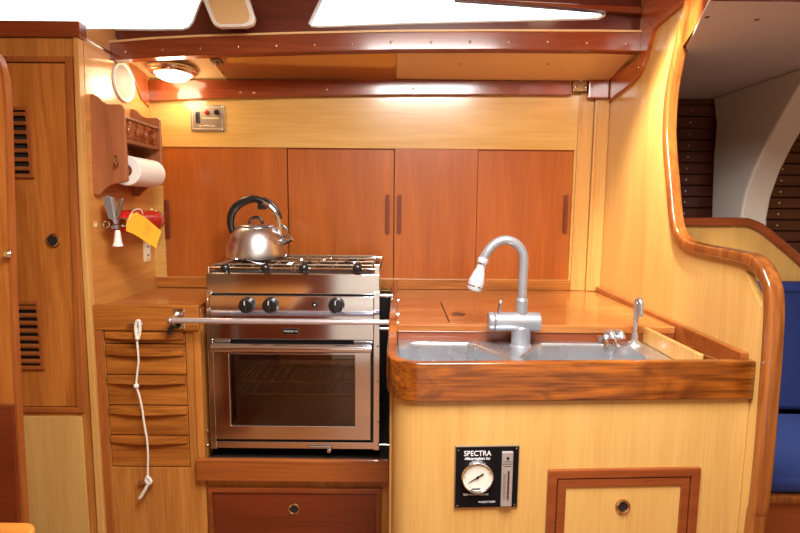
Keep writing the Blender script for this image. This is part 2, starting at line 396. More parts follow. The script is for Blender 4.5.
# ================================================================== RIGHT BULKHEAD
inner = [(683, 0), (672, 50), (664, 92), (661.5, 128), (662, 150), (665, 187), (668, 220), (673, 238), (683, 249), (702, 255), (735, 262), (749, 268), (757, 280), (761.5, 300), (760, 345), (756, 400), (752, 450), (747, 500), (742, 533)]
IX = .797
P = yz(inner, IX); P = [(P[0][0]-.055*0, 2.06)] + P + [(P[-1][0], 0.0)]
P[0] = (P[1][0]-.06, 2.06)
core = [Vector((a, b)) for a, b in P]
sm = smooth_path([(a, b, 0) for a, b in P], 5)
back = [(p.x+.012, p.y) for p in sm]
# the panel stops short behind the rail's upper corner and leaves a hand slot
panel = []
for (a, b) in back:
    panel.append((a, b))
s0 = at(743, 270, X=RX); s1 = at(764, 312, X=RX)
slot = [(lambda v: (v.y, v.z))(at(x, y, X=RX)) for x, y in ((745, 270), (749, 280), (753, 290), (757, 299), (761, 307), (764, 303), (763, 292), (759, 281), (753, 273))]
bulk = struct('wall_right_bulkhead', MB().prism(panel+[(2.36, 0), (2.36, 2.06)], 'YZ', RX, RX+.018, 0, holes=[slot]), 'pale')
# laminated edge rail
def rail(path2, x0, x1, d, mb, n=1):
    b = bmesh.new(); k = len(path2); rings = []
    r = .007
    for i, p in enumerate(path2):
        a = path2[max(i-1, 0)]; c = path2[min(i+1, k-1)]
        t = Vector((c[0]-a[0], c[1]-a[1])).normalized(); nrm = Vector((t.y, -t.x))   # toward the camera side
        sec = rrect(x0, x1, 0, d, r, 4)
        rings.append([b.verts.new((u, p[0]+nrm.x*v, p[1]+nrm.y*v)) for u, v in sec])
    for A, B in zip(rings, rings[1:]):
        m = len(A)
        for j in range(m): b.faces.new((A[j], A[(j+1) % m], B[(j+1) % m], B[j]))
    b.faces.new(rings[0]); b.faces.new(rings[-1])
    return mb._merge(b)
rpath = [(p.x, p.y) for p in sm]
# offset so that the path is the rail's inner (aft) edge
rl_ = rail([(a, b) for a, b in rpath], IX, .832, .027, MB()).build('edge_rail', 'trimw', label='varnished laminated rail curving down the front edge of the right bulkhead', cat='rail')
# mahogany knee against the bulkhead
kp = yz([(605.5, 103), (617, 94), (628, 86), (637, 77), (641, 71), (645, 60), (649, 45), (653, 31), (660, 22), (672, 12), (685, 1)], RX-.012)
kp[0] = (2.035, kp[0][1])
kpt = kp + [(kp[-1][0]-.035, kp[-1][1]+.05), (kp[-1][0]-.035, 2.05), (1.79, 2.05), (1.79, 1.757), (2.035, 1.757)]
kk = MB().prism(kpt, 'YZ', RX-.014, RX+.001, .002).build('deck_knee', 'mahogY', label='large orange-brown mahogany knee screwed to the right bulkhead at the ceiling', cat='knee')
for x, y in ((650, 24), (638, 67.5), (603.5, 97)): screw(x, y, kk, X=RX-.014, r=.006)

# ================================================================== NEXT CABIN (right)
DZ = 1.71
struct('ceiling', MB().prism([(RX+.018, 2.36), (RX+.018, 1.56), at(685.5, 50, Z=DZ)[:2], (at(697, 8, Z=DZ).x, 1.185), (2.3, 1.185), (2.3, 2.36)], 'XY', DZ, DZ+.006, 0), 'white')
ca, cb = at(685.5, 50, Z=DZ), at(697, 8, Z=DZ)
struct('trim_11', MB().prism([(ca.x, ca.y), (cb.x, 1.151), (cb.x+.02, 1.151), (RX+.0175, 1.60), (RX+.0175, 1.545)], 'XY', DZ+.0065, 2.055, 0), 'mahogY')
nb = struct('trim_9', MB().box(at(697, 8, Z=DZ).x, 2.3, 1.15, 1.19, DZ-.004, 2.06, .004), 'mahog')
scr = [(707, 17), (757, 19.5)]
for x, y in scr:
    p = at(x, y, Z=DZ); MB().lathe([(.006, 0), (.005, .002), (0, .003)], (p.x, p.y, DZ), Matrix.Rotation(PI, 3, 'X'), n=10).build('screw', 'brass', nb)
# hull lining slats
HY = 2.2
slat = MB()
z = 1.02; k = 0
while z < DZ:
    slat.box(RX+.02, 2.29, HY, HY+.014, z, min(z+.0435, DZ-.001), .0025); z += .0475
so = slat.build('wall_back_hull', 'slat', kind='structure')
struct('wall_back_liner', MB().box(RX+.02, 2.29, HY+.016, HY+.03, 0, DZ, 0), 'dark')
z = 1.02+.0217; rows = []
while z < DZ-.02:
    for X in (1.215, 1.62, 1.36+.5):
        if X < 2.2: rows.append((X, z))
    z += .0475
for X, z in rows:
    if z > 1.15: MB().lathe([(.0045, -.001), (.004, .001), (0, .0018)], (X, HY, z), Matrix.Rotation(PI/2, 3, 'X'), n=8).build('screw', 'steel', so)
# white knee frame
fp = yz([(719, 101), (716, 125), (713, 160), (711, 222), (712, 240), (741, 240), (741, 218), (745, 196), (753, 172), (764, 148), (778, 122), (800, 84), (822, 52)], 1.3)
fp = [(min(a, HY-.002), b) for a, b in fp]
fp[-1] = (1.36, DZ); fp[0] = (HY-.002, DZ)
MB().prism(fp, 'YZ', 1.3, 1.40, .008).build('hull_frame', 'white', label='white painted arched hull frame against the dark slats', cat='frame')
ct = [at(719, 101, X=1.3), at(800, 59, X=1.3)]
# seat back panel with cap rail
SY = 1.90
cap = [(672, 217.5), (700, 217.5), (740, 217.5), (752, 219), (765, 225), (780, 237), (800, 254), (830, 282)]
capw = xz(cap, SY-.03)
sp = [Vector((a, 0, b)) for a, b in capw]; sp = smooth_path(sp, 4); sp = [(p.x, p.z) for p in sp if p.x > RX+.02]
th = thing('settee', 'blue cushioned settee in the next cabin, behind the right bulkhead', 'settee', (1.5, 1.7, 0))
low = [(a, b-.012) for a, b in sp]
MB().prism(low+[(low[-1][0], .5), (low[0][0], .5)], 'XZ', SY-.02, SY, .001).build('back_panel', 'pale', th)
def ribbon(path, w, y0, y1):
    up_, dn = [], []
    for i, p in enumerate(path):
        a = path[max(i-1, 0)]; c = path[min(i+1, len(path)-1)]
        t = Vector((c[0]-a[0], c[1]-a[1])).normalized(); n = Vector((-t.y, t.x))
        up_.append((p[0], p[1])); dn.append((p[0]-n.x*w, p[1]-n.y*w))
    return up_+dn[::-1], y0, y1
rb, y0, y1 = ribbon(sp, .032, SY-.035, SY+.02)
MB().prism(rb, 'XZ', y0, y1, .006).build('cap_rail', 'mahog', th)
bz = at(775, 284, Y=1.78).z; sz = .455
sz = at(785, 412, Y=1.78).z
bc = MB().box(RX+.025, 2.25, 1.78, 1.878, sz+.002, bz, .02, 3).build('back_cushion', 'blue', th)
MB().box(RX+.026, 2.249, 1.776, 1.781, bz-.026, bz-.020, .001).build('piping', 'blue', bc)
sz = at(785, 412, Y=1.78).z; fz = at(785, 500, Y=1.31).z
MB().box(RX+.045, 2.25, 1.315, 1.776, fz+.012, sz, .016, 3).build('seat_cushion', 'blue', th)
MB().box(RX+.02, 2.25, 1.31, 1.878, fz-.012, fz+.01, .004).build('seat_board', 'trimw', th)
MB().box(RX+.02, 2.25, 1.325, 1.34, .0, fz-.013, .001).build('front_board', 'redtrim', th)
# wood border near the top right beam
# ================================================================== LEFT LOCKER
LYF = 1.625
lz = at(40, 38, Y=LYF).z
lt = thing('hanging_locker', 'tall built-in teak locker with a louvred door at the left', 'locker', (-1.35, LYF, 0))
tR = at(73.5, 57, Y=LYF); bR = at(85.5, 412, Y=LYF); dx0 = -1.5
dz1 = tR.z; dz0 = bR.z
def q4(i_):      # the door outline shrunk by i_
    return [(dx0+i_, dz0+i_*.8), (bR.x-i_, dz0+i_*.8), (tR.x-i_, dz1-i_*.8), (dx0+i_, dz1-i_*.8)]
MB().prism([(-1.74, 0), (-1.023, 0), (-1.016, 1.15), (-1.001, lz), (-1.74, lz)], 'XZ', LYF, LYF+.018, .001, holes=[q4(.012)]).build('face_panel', 'base', lt)
MB().prism([(-1.022, 0), (LX+.001, 0), (LX+.001, 1.15), (LX+.016, lz), (-1.0, lz), (-1.015, 1.15)], 'XZ', LYF-.008, LYF+.019, .002).build('corner_post', 'lightpost', lt)
MB().box(-1.74, at(81, 30, Y=LYF).x, LYF-.010, LYF+.03, lz+.001, at(40, 21.5, Y=LYF).z, .003).build('top_rail', 'mahog', lt)
w = .022
MB().prism(q4(0), 'XZ', LYF-.010, LYF+.012, .003, holes=[q4(w)]).build('door_trim', 'lockertrim', lt)
dp = MB().prism(q4(w+.003), 'XZ', LYF-.003, LYF+.012, .001).build('door_panel', 'locker', lt)
MB().prism(q4(w-.004), 'XZ', LYF+.0125, LYF+.016, 0).build('door_backing', 'dark', lt)
def louvre(px0, px1, py0, py1, n):
    a = at(px0, py0, Y=LYF-.004); b = at(px1, py1, Y=LYF-.004)
    x0, x1, z1, z0 = a.x, b.x, a.z, b.z
    m = MB(); e = .012
    m.prism([(x0, z0), (x1, z0), (x1, z1), (x0, z1)], 'XZ', LYF-.013, LYF-.0035, .002, holes=[[(x0+e, z0+e), (x1-e, z0+e), (x1-e, z1-e), (x0+e, z1-e)]])
    st = (z1-z0-2*e)/n
    for i in range(n):
        zc = z0+e+st*(i+.62)
        m.box(x0+e-.002, x1-e+.002, LYF-.0155, LYF-.0035, zc-.0048, zc+.0048, .001, rot=Matrix.Rotation(math.radians(24), 3, 'X'))
    v = m.build('louvre_vent', 'lockertrim', dp)
    MB().box(x0+e-.003, x1-e+.003, LYF-.0042, LYF-.0032, z0+e-.003, z1-e+.003, 0).build('vent_backing', 'dark', dp)
louvre(4, 35.5, 106.5, 178, 7)
louvre(11, 46, 300.5, 369, 8)
def ring_pull(c, parent, r=.016, T=None, name='ring_pull'):
    o = MB(T).lathe([(r, 0), (r, .004), (r*.85, .0055), (r*.68, .004), (r*.66, .0005), (r*.66, 0)], c, Matrix.Rotation(PI/2, 3, 'X'), n=28).build(name, 'bronze', parent)
    return o
def pull_hole(c, parent, r=.0105, T=None):
    return MB(T).lathe([(r, 0), (r, .0012), (0, .0013)], c, Matrix.Rotation(PI/2, 3, 'X'), n=24).build('finger_hole', 'dark', parent)
p = at(53.5, 240.5, Y=LYF-.003); ring_pull(p, dp, .0225); pull_hole((p.x, p.y, p.z), dp, .0155)
# beige panel beneath the door
MB().box(-1.74, at(86, 470, Y=LYF).x, LYF-.006, LYF-.0005, .02, at(60, 416, Y=LYF).z, .001).build('lower_panel', 'pale', lt)

# open door leaf at far left, its top corner rounded
DY = 1.33
sil = [(8, 133), (11.5, 266), (17, 399), (25, 533)]
arc_ = [(-20, 46), (-10, 48), (-3, 54), (1, 62), (4.5, 76), (6.5, 95)]
e0 = at(13.5, 253, Y=DY).x
od = thing('cabin_door', 'open wooden door leaf with a rounded top corner at the far left', 'door', (-1.2, DY, 0))
ed = xz(arc_+sil, DY); ed2 = xz([(x-3, y+2) for x, y in arc_]+[(x-3, y) for x, y in sil], DY)
ed.append((ed[-1][0]+.03, 0)); ed2.append((ed2[-1][0]+.03, 0))
MB().prism(ed2+[(-1.45, 0), (-1.45, ed2[0][1])], 'XZ', DY, DY+.018, .002).build('door_panel', 'locker', od)
MB().prism(ed+ed2[::-1], 'XZ', DY-.001, DY+.020, .001).build('edge_strip', 'lockertrim', od)
kl = xz([(15, 404), (22, 533)], DY-.001)
MB().prism([(-1.45, 0), (kl[1][0]+.03, 0), kl[1], kl[0], (-1.45, kl[0][1])], 'XZ', DY-.010, DY-.0005, .003).build('kick_panel', 'doorred', od)
p = at(14, 253.5, Y=DY)
MB().lathe([(.004, 0), (.004, .008), (.0095, .011), (.0105, .016), (.007, .021), (0, .022)], (e0-.004, DY, p.z), Matrix.Rotation(PI/2, 3, 'X'), n=20).build('knob', 'chrome', od)

# ================================================================== DRAWER CABINET
CZ = .912; DYF = 1.64; CX0 = LX+.002; CX1 = -.655
dc = thing('drawer_cabinet', 'teak cabinet of five narrow drawers left of the stove', 'cabinet', ((CX0+CX1)/2, DYF, 0))
fa = at(92, 304, Y=DYF); fb = at(190, 330, Y=DYF)
fx0 = LX+.003
MB().box(fx0, CX1, DYF-.012, DYF+.008, fb.z, fa.z, .003).build('fiddle', 'teak', dc)
MB().box(CX0, CX1, DYF+.009, BY-.01, CZ-.02, CZ, .002).build('worktop', 'counter', dc)
MB().box(CX1-.014, CX1, DYF+.009, BY-.01, CZ+.001, fa.z-.002, .002).build('side_fiddle', 'redtrim', dc)
dxa = CX0+.024; dxb = min(at(188, 400, Y=DYF).x, CX1-.022)
ztop = at(140, 331.5, Y=DYF).z; zbot = at(140, 467.5, Y=DYF).z
MB().prism([(CX0, 0), (CX1, 0), (CX1, fb.z-.001), (CX0, fb.z-.001)], 'XZ', DYF, DYF+.018, .001, holes=[[(dxa, zbot), (dxb, zbot), (dxb, ztop), (dxa, ztop)]]).build('face_frame', 'base', dc)
MB().box(CX0, CX0+.024, DYF-.010, DYF-.001, 0, fb.z-.001, .002).build('corner_stile', 'lockertrim', dc)
MB().box(CX1-.022, CX1-.001, DYF-.006, DYF-.001, .31, fb.z-.001, .002).build('stile', 'teakZ', dc)
MB().box(CX1-.015, CX1, DYF+.019, BY-.01, 0, CZ-.022, .001).build('side_panel', 'base', dc)
MB().box(dxa-.01, dxb+.01, DYF+.019, DYF+.03, zbot-.01, ztop+.01, 0).build('back_panel', 'dark', dc)
tops = [332.5, 344, 375, 405.5, 435.5, 467]
lips = [336, 352.5, 381, 411.5, 440.5]
for i in range(5):
    z1 = at(140, tops[i]+.6, Y=DYF).z; z0 = at(140, tops[i+1]-.6, Y=DYF).z
    d = MB().box(dxa+.003, dxb-.003, DYF+.002, DYF+.016, z0, z1, .0015).build('drawer', 'teak', dc)
    lz0 = at(140, lips[i]+3.3, Y=DYF-.012).z; lz1 = at(140, lips[i]-3.6, Y=DYF-.012).z
    n = 10; fr = [(dxa+.006+(dxb-dxa-.012)*j/n, DYF-.006-.014*math.sin(PI*j/n)) for j in range(n+1)]
    MB().prism(fr+[(dxb-.006, DYF+.0018), (dxa+.006, DYF+.0018)], 'XY', lz0, lz1, .002).build('finger_lip', 'teak', d)
# cleats and cord
def cleat(px, py, Y, label):
    p = at(px, py, Y=Y); t = thing('rope_cleat', label, 'cleat', p, group='chrome cleats on the drawer cabinet')
    MB().box(p.x-.012, p.x+.012, Y-.003, Y, p.z-.008, p.z+.008, .002).tube([(p.x-.006, Y-.002, p.z), (p.x-.006, Y-.014, p.z)], .004).tube([(p.x+.006, Y-.002, p.z), (p.x+.006, Y-.014, p.z)], .004).build('base', 'chrome', t)
    MB().tube([(p.x-.026, Y-.019, p.z+.002), (p.x-.018, Y-.0165, p.z), (p.x, Y-.016, p.z), (p.x+.018, Y-.0165, p.z), (p.x+.026, Y-.019, p.z+.002)], [.0035, .0045, .005, .0045, .0035], 10).build('horns', 'chrome', t)
    return p
c1 = cleat(138.5, 322.5, DYF-.012, 'chrome cleat on the fiddle above the drawers, holding the cord')
c2 = cleat(148.5, 480, DYF, 'chrome cleat on the panel below the drawers')
yc = DYF-.034
cp_ = [at(x, y, Y=yc) for x, y in ((138, 328), (137, 338), (137.8, 350), (138.5, 362), (137, 375), (136.5, 386), (139.5, 396), (142, 408), (144, 422), (147, 440), (148, 455), (147.8, 472), (148.5, 480))]
cord = MB().tube(smooth_path(cp_, 4), .0032, 8)
tp = [at(x, y, Y=yc-.002) for x, y in ((137, 338), (135.5, 330), (136.5, 322), (139, 321), (140, 330), (138.5, 338))]
cord.tube(smooth_path(tp, 4), .0048, 8, closed=False)
cord.ball(at(137.5, 338, Y=yc-.003), .008).ball(at(136.3, 386, Y=yc-.002), .0085)
cord.tube(smooth_path([at(x, y, Y=yc-.002) for x, y in ((148, 477), (151, 481), (149, 484), (146, 480), (148, 476))], 3), .005, 8)
cord.tube(smooth_path([at(x, y, Y=yc-.002) for x, y in ((149, 482), (146, 488), (142, 495), (139, 499))], 3), [.0055]*9+[.003], 8)
cord.build('cord', 'rope', label='white knotted cord hanging down the drawers between two cleats', cat='cord')

# grab bar in front of the stove
gb = at(281, 321.5, Y=1.575)
bl = at(177, 320, Y=DYF-.012); GX1 = -.030
bar = thing('grab_bar', 'long chrome safety bar across the front of the stove', 'bar', (-.37, 1.575, gb.z))
MB().tube([(bl.x-.002, 1.575, gb.z), (GX1, 1.575, gb.z)], .0092, 16).build('bar', 'bar', bar)
pz_ = [at(173.5, 308.5, Y=DYF-.012), at(185.5, 329, Y=DYF-.012)]
m = MB().box(pz_[0].x, pz_[1].x, DYF-.017, DYF-.0125, pz_[1].z, pz_[0].z, .002)
m.tube([(bl.x+.002, DYF-.015, pz_[0].z-.016), (bl.x, 1.585, gb.z)], .007, 12)
m.ball((bl.x, 1.575, gb.z), .0105)
m.build('end_bracket', 'chrome', bar)
for px, py in ((175.5, 311), (183.5, 311), (175.5, 326.5), (183.5, 326.5)): screw(px, py, bar, Y=DYF-.017, r=.003, mat='steel')
MB().box(GX1-.001, GX1+.004, 1.56, 1.59, gb.z-.02, gb.z+.028, .002).build('end_plate', 'chrome', bar)
clip = MB().tube([at(174, 325, Y=1.60), at(171, 329, Y=1.60), at(168.5, 334, Y=1.60)], [.007, .010, .006], 10)
clip.build('release_clip', 'black', bar)

# ================================================================== STOVE
SF = 1.655; sx0, sx1 = -.634, -.068
st = thing('gas_stove', 'stainless steel gimballed gas stove with a glass oven door', 'stove', ((sx0+sx1)/2, SF, .42))
def sz_(py): return at(290, py, Y=SF).z
def sx_(px, py=300): return at(px, py, Y=SF).x
SB = BY-.02
cav = [(sx_(229, 400), sz_(428)), (sx_(358, 400), sz_(428)), (sx_(358, 400), sz_(350)), (sx_(229, 400), sz_(350))]
MB().prism([(sx_(212), sz_(445)), (sx_(374), sz_(445)), (sx_(374), sz_(274)), (sx_(212), sz_(274))], 'XZ', SF+.02, SB-.06, .001, holes=[cav]).build('body', 'ovenin', st)
MB().box(sx_(212), sx_(374), SB-.059, SB, sz_(445), sz_(274), .002).build('back_casing', 'steel', st)
# hob box
MB().box(sx_(206.5, 280), sx_(380, 280), SF-.002, SB, sz_(294), sz_(273.5), .003).build('hob_box', 'steel', st)
# control panel
cpan = MB().box(sx_(211), sx_(374.5), SF-.018, SF+.018, sz_(338.5), sz_(295), .003).build('control_panel', 'steel', st)
KY = SF-.018
for px in (247.5, 271, 336.5):
    p = at(px, 305, Y=KY)
    k = MB().lathe([(.026, 0), (.0265, .004), (.024, .012), (.0235, .022), (.020, .025), (0, .0255)], p, Matrix.Rotation(PI/2, 3, 'X'), n=32).build('burner_knob', 'black', cpan)
    MB().box(p.x-.0045, p.x+.0045, KY-.034, KY-.024, p.z-.021, p.z+.021, .002).build('grip', 'black', k)
    MB().box(p.x-.001, p.x+.001, KY-.0348, KY-.0338, p.z+.006, p.z+.019, .0002).build('pointer_mark', 'whiteink', k)
p = at(315, 304.5, Y=KY)
MB().lathe([(.0105, 0), (.0105, .004), (.008, .007), (0, .0075)], p, Matrix.Rotation(PI/2, 3, 'X'), n=20).build('igniter_button', 'black', cpan)
MB().ball((p.x, KY-.0075, p.z), .0025).build('button_mark', 'whiteink', cpan)
a = at(282.5, 328, Y=KY); b = at(299, 334.5, Y=KY)
pn = MB().box(a.x, b.x, KY-.0015, KY, b.z, a.z, .0005).build('name_plate', 'chrome', cpan)
pb = MB().box(a.x+.002, b.x-.002, KY-.002, KY-.001, b.z+.002, a.z-.002, .0003).build('plate_face', 'ink', cpan)
MB().text('FORCE 10', .0085, Vector(((a.x+b.x)/2, KY-.0022, (a.z+b.z)/2)), width=(b.x-a.x)*.8).build('lettering', 'whiteink', cpan)
# side posts
for x0, x1, nm in ((206.3, 212.3, 0), (373.5, 380, 1)):
    po = MB().box(sx_(x0), sx_(x1), SF-.006, SF+.03, sz_(449), sz_(291), .002).build('corner_post', 'steel', st)
    zz = [443, 420, 398, 380, 345, 310] if nm else [430, 445, 300]
    for q in zz: MB().ball((sx_(x0+4.2 if nm else x0+2, q), SF-.006, sz_(q)), .0035, 8).build('rivet', 'chrome', po)
# recess above the handle, door
MB().prism([(sx_(213), sz_(447)), (sx_(373), sz_(447)), (sx_(373), sz_(338)), (sx_(213), sz_(338))], 'XZ', SF+.004, SF+.0195, 0, holes=[cav]).build('door_gap', 'dark', st)
MB().box(sx_(213.5), sx_(230), SF-.012, SF+.004, sz_(342.5), sz_(339), .001).build('hinge_block', 'steel', st)
MB().box(sx_(354), sx_(373), SF-.012, SF+.004, sz_(342.5), sz_(339), .001).build('hinge_block', 'steel', st)
od_ = [(sx_(216, 400), sz_(438)), (sx_(371, 400), sz_(438)), (sx_(371, 400), sz_(345)), (sx_(216, 400), sz_(345))]
wi = [(sx_(231.5, 400), sz_(424.5)), (sx_(355, 400), sz_(424.5)), (sx_(355, 400), sz_(353.5)), (sx_(231.5, 400), sz_(353.5))]
dr = MB().prism(od_, 'XZ', SF-.012, SF+.002, .002, holes=[wi]).build('oven_door', 'steel', st)
MB().prism(wi, 'XZ', SF-.006, SF-.003, 0).build('door_glass', 'ovenglass', dr)
hy = SF-.032
h0 = at(211.5, 347.5, Y=hy); h1 = at(371.5, 348.5, Y=hy)
MB().tube([(h0.x, hy, h0.z), (h1.x, hy, h0.z)], .0145, 20).build('door_handle', 'steel', dr)
MB().box(h0.x+.01, h0.x+.03, hy, SF-.012, h0.z-.007, h0.z+.007, .001).build('handle_stand', 'steel', dr)
MB().box(h1.x-.03, h1.x-.01, hy, SF-.012, h0.z-.007, h0.z+.007, .001).build('handle_stand', 'steel', dr)
# oven inside
iz0, iz1 = sz_(432), sz_(350); ix0, ix1 = sx_(224, 400), sx_(362, 400)
for zq, yy in ((382, SF+.05), (394, SF+.05)):
    r = MB(); zc = at(290, zq, Y=yy).z; ya = SB-.075
    r.tube([(ix0+.022, yy, zc), (ix1-.022, yy, zc), (ix1-.022, ya, zc), (ix0+.022, ya, zc)], .0026, 8, closed=True)
    for i in range(12):
        xx = ix0+.04+(ix1-ix0-.08)*i/11
        r.tube([(xx, yy-.001, zc-.002), (xx, ya, zc-.002)], .0016, 6)
    r.build('oven_rack', 'bronze', st)
# base rail
MB().box(sx_(212), sx_(374), SF-.004, SF+.02, sz_(448), sz_(441.5), .001).build('base_rail', 'steel', st)
a = at(309, 446, Y=SF-.006); b = at(331, 450, Y=SF-.006)
MB().tube([(a.x, SF-.008, b.z+.006), (a.x, SF-.008, a.z), (b.x, SF-.008, a.z), (b.x, SF-.008, b.z)], .0025, 8).box(b.x-.012, b.x, SF-.014, SF-.002, b.z-.008, b.z+.004, .002).build('door_catch', 'chrome', st)
# hob top, rails, grates
HZ = sz_(273.5)
MB().box(sx_(208, 275), sx_(378.5, 275), SF+.003, SB-.003, HZ, HZ+.003, .001).build('hob_top', 'iron', st)
rz1 = at(290, 268.5, Y=SF).z
fr = MB()
X0, X1 = sx_(208, 268), sx_(378, 268)
fr.tube([(X0, SF+.004, rz1), (X1, SF+.004, rz1)], .003, 8)
fr.tube([(X0, SF+.004, rz1), (X0, SB-.01, rz1)], .003, 8).tube([(X1, SF+.004, rz1), (X1, SB-.01, rz1)], .003, 8).tube([(X0, SB-.01, rz1), (X1, SB-.01, rz1)], .003, 8)
for X in (X0, X1):
    for Yq in (SF+.004, SB-.01): fr.tube([(X, Yq, HZ), (X, Yq, rz1+.004)], .004, 8)
fr.build('fiddle_rail', 'chrome', st)
MB().box(X1-.012, X1+.006, SF-.002, SF+.02, HZ-.004, rz1+.016, .002).build('rail_corner', 'steel', st)
for px in (225.5, 265.5, 304, 357.5):
    p = at(px, 268, Y=SF-.010)
    k = MB().ball((p.x, SF-.012, p.z), .0165, 20).build('clamp_knob', 'black', st)
    MB().tube([(p.x, SF-.002, p.z), (p.x, SF+.03, p.z)], .004, 8).build('clamp_rod', 'chrome', k)
gz = HZ+.022
for c in range(2):
    g = MB(); gx0 = X0+.012+c*(X1-X0-.02)/2; gx1 = gx0+(X1-X0-.02)/2-.012
    for i in range(5): xx = gx0+(gx1-gx0)*i/4; g.tube([(xx, SF+.02, gz), (xx, SB-.03, gz)], .003, 6)
    for j in range(4): yy = SF+.03+(SB-SF-.07)*j/3; g.tube([(gx0, yy, gz+.003), (gx1, yy, gz+.003)], .003, 6)
    for xx in (gx0, gx1):
        for yy in (SF+.02, SB-.03): g.tube([(xx, yy, gz), (xx, yy, HZ+.002)], .003, 6)
    g.build('pan_grate', 'grey', st)
for X, Yq in ((-.52, 1.84), (-.33, 1.84), (-.17, 1.80), (-.17, 1.95)):
    bnr = MB().lathe([(.045, 0), (.045, .006), (.03, .010), (.03, .014), (.034, .016), (.03, .018), (0, .019)], (X, Yq, HZ+.003), n=24).build('burner', 'iron', st)
    MB().lathe([(.058, 0), (.058, .003), (.05, .004), (.046, .002)], (X, Yq, HZ+.0035), n=24).build('brass_ring', 'brass', bnr)
# pot holder wires
m = MB()
m.tube(smooth_path([(-.60, SF+.05, rz1+.006), (-.55, SF+.09, rz1+.022), (-.48, SF+.06, rz1+.008), (-.38, SF+.05, rz1+.008), (-.33, SF+.08, rz1+.022), (-.28, SF+.05, rz1+.006)], 5), .0025, 6)
m.tube(smooth_path([(-.30, SF+.12, rz1+.006), (-.24, SF+.16, rz1+.018), (-.16, SF+.12, rz1+.008), (-.10, SF+.18, rz1+.008)], 5), .0025, 6)
m.build('pot_holder', 'chrome', st)
# gimbal pins
MB().tube([(sx1, 1.70, sz_(331)), (-.024, 1.70, sz_(331))], .006, 10).build('gimbal_pin', 'steel', st)
MB().tube([(sx1, 1.68, sz_(296)), (-.024, 1.68, sz_(296))], .007, 10).build('gimbal_pin', 'steel', st)
MB().tube([(sx1, 1.67, sz_(446)), (-.024, 1.67, sz_(446))], .004, 10).build('gimbal_pin', 'steel', st)
MB().tube([(sx0, 1.70, sz_(331)), (CX1, 1.70, sz_(331))], .006, 10).build('gimbal_pin', 'steel', st)

# kettle on the back-left burner
KX, KYY = at(257, 260, Y=1.86).x, 1.86
kz = gz+.0065
kt_ = thing('kettle', 'stainless steel whistling kettle with a black loop handle on the stove', 'kettle', (KX, KYY, kz))
kr = .108
prof = [(0, 0), (kr*.93, 0), (kr*.985, .004), (kr, .012), (kr*.99, .026), (kr*.955, .048), (kr*.89, .070), (kr*.80, .090), (kr*.70, .105), (kr*.60, .114), (kr*.56, .116), (0, .116)]
MB().lathe(prof, (KX, KYY, kz), n=48).build('body', 'kettle', kt_)
lid = MB().lathe([(.0, .116), (.066, .116), (.067, .119), (.063, .1225), (.03, .1245), (0, .125)], (KX, KYY, kz), n=40).build('lid', 'kettle', kt_)
lp = [(KX-.024, KYY, kz+.123)]+[(KX+.024*-math.cos(PI*i/10), KYY, kz+.124+.026*math.sin(PI*i/10)) for i in range(11)]
MB().tube([(a, b, c) for a, b, c in lp], .0055, 10).build('lid_handle', 'black', lid)
def kp3(px, py): return at(px, py, Y=KYY)
hp = smooth_path([kp3(*q) for q in ((232.5, 233), (230.5, 222), (232.5, 212), (238, 205), (246, 200.5), (255, 199), (264, 202))], 5)
n_ = len(hp); MB().tube(hp, [.011+.004*math.sin(PI*i/(n_-1)) for i in range(n_)], 14).build('handle_grip', 'black', kt_)
hp = smooth_path([kp3(*q) for q in ((262, 202), (269, 205.5), (275, 212), (279, 222), (280.5, 236))], 5)
MB().tube(hp, .0095, 14).build('handle_arm', 'chrome', kt_)
hp2 = smooth_path([kp3(*q)+Vector((.004, 0, .008)) for q in ((262, 200.5), (270, 204.5), (276.5, 212), (280, 221))], 4)
MB().tube(hp2, .006, 10).build('arm_cover', 'black', kt_)
q = kp3(262, 206.5); MB().box(q.x-.015, q.x+.017, KYY-.007, KYY+.007, q.z-.011, q.z+.012, .003).build('trigger', 'black', kt_)
q = kp3(234, 239); MB().box(q.x-.012, q.x+.012, KYY-.012, KYY+.012, q.z-.022, q.z+.022, .005, rot=Matrix.Rotation(math.radians(12), 3, 'Y')).build('handle_bracket', 'kettle', kt_)
a, b = kp3(277, 244), kp3(291, 236.5)
ax = (b-a).normalized().to_track_quat('Z', 'Y').to_matrix()
L_ = (b-a).length
spt = MB().lathe([(.020, -.012), (.017, 0), (.0165, L_*.55), (.0185, L_*.6), (.0185, L_*.95), (.014, L_), (.010, L_*.98)], a, ax, n=24).build('spout', 'chrome', kt_)
MB().tube(smooth_path([kp3(*q) for q in ((279, 224), (284, 226), (288, 231), (289, 236))], 4), .0045, 8).build('spout_lever', 'black', kt_)

# ================================================================== STOVE BAY / LOWER CABINET
bx = thing('stove_base_cabinet', 'cabinet below the stove with a red-brown door', 'cabinet', (-.36, 1.64, 0))
bz1 = at(290, 458.5, Y=1.625).z; bz0 = at(290, 480, Y=1.625).z
MB().box(CX1-.022, -.030, 1.612, 1.632, bz0, bz1, .004).build('front_rail', 'railwood', bx)
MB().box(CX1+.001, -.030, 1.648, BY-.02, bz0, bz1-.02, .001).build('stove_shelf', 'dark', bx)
MB().box(CX1+.001, -.030, 1.645, 1.66, 0, bz0-.001, .001).build('face_panel', 'base', bx)
a = at(208, 486.5, Y=1.64); b = at(381.5, 486.5, Y=1.64)
wt = .02; zt_ = a.z; dzb = -.0+.03
MB().prism([(a.x, dzb), (b.x, dzb), (b.x, zt_), (a.x, zt_)], 'XZ', 1.632, 1.6445, .003, holes=[[(a.x+wt*.8, dzb+wt), (b.x-wt*.8, dzb+wt), (b.x-wt*.8, zt_-wt*.9), (a.x+wt*.8, zt_-wt*.9)]]).build('door_frame', 'redtrim', bx)
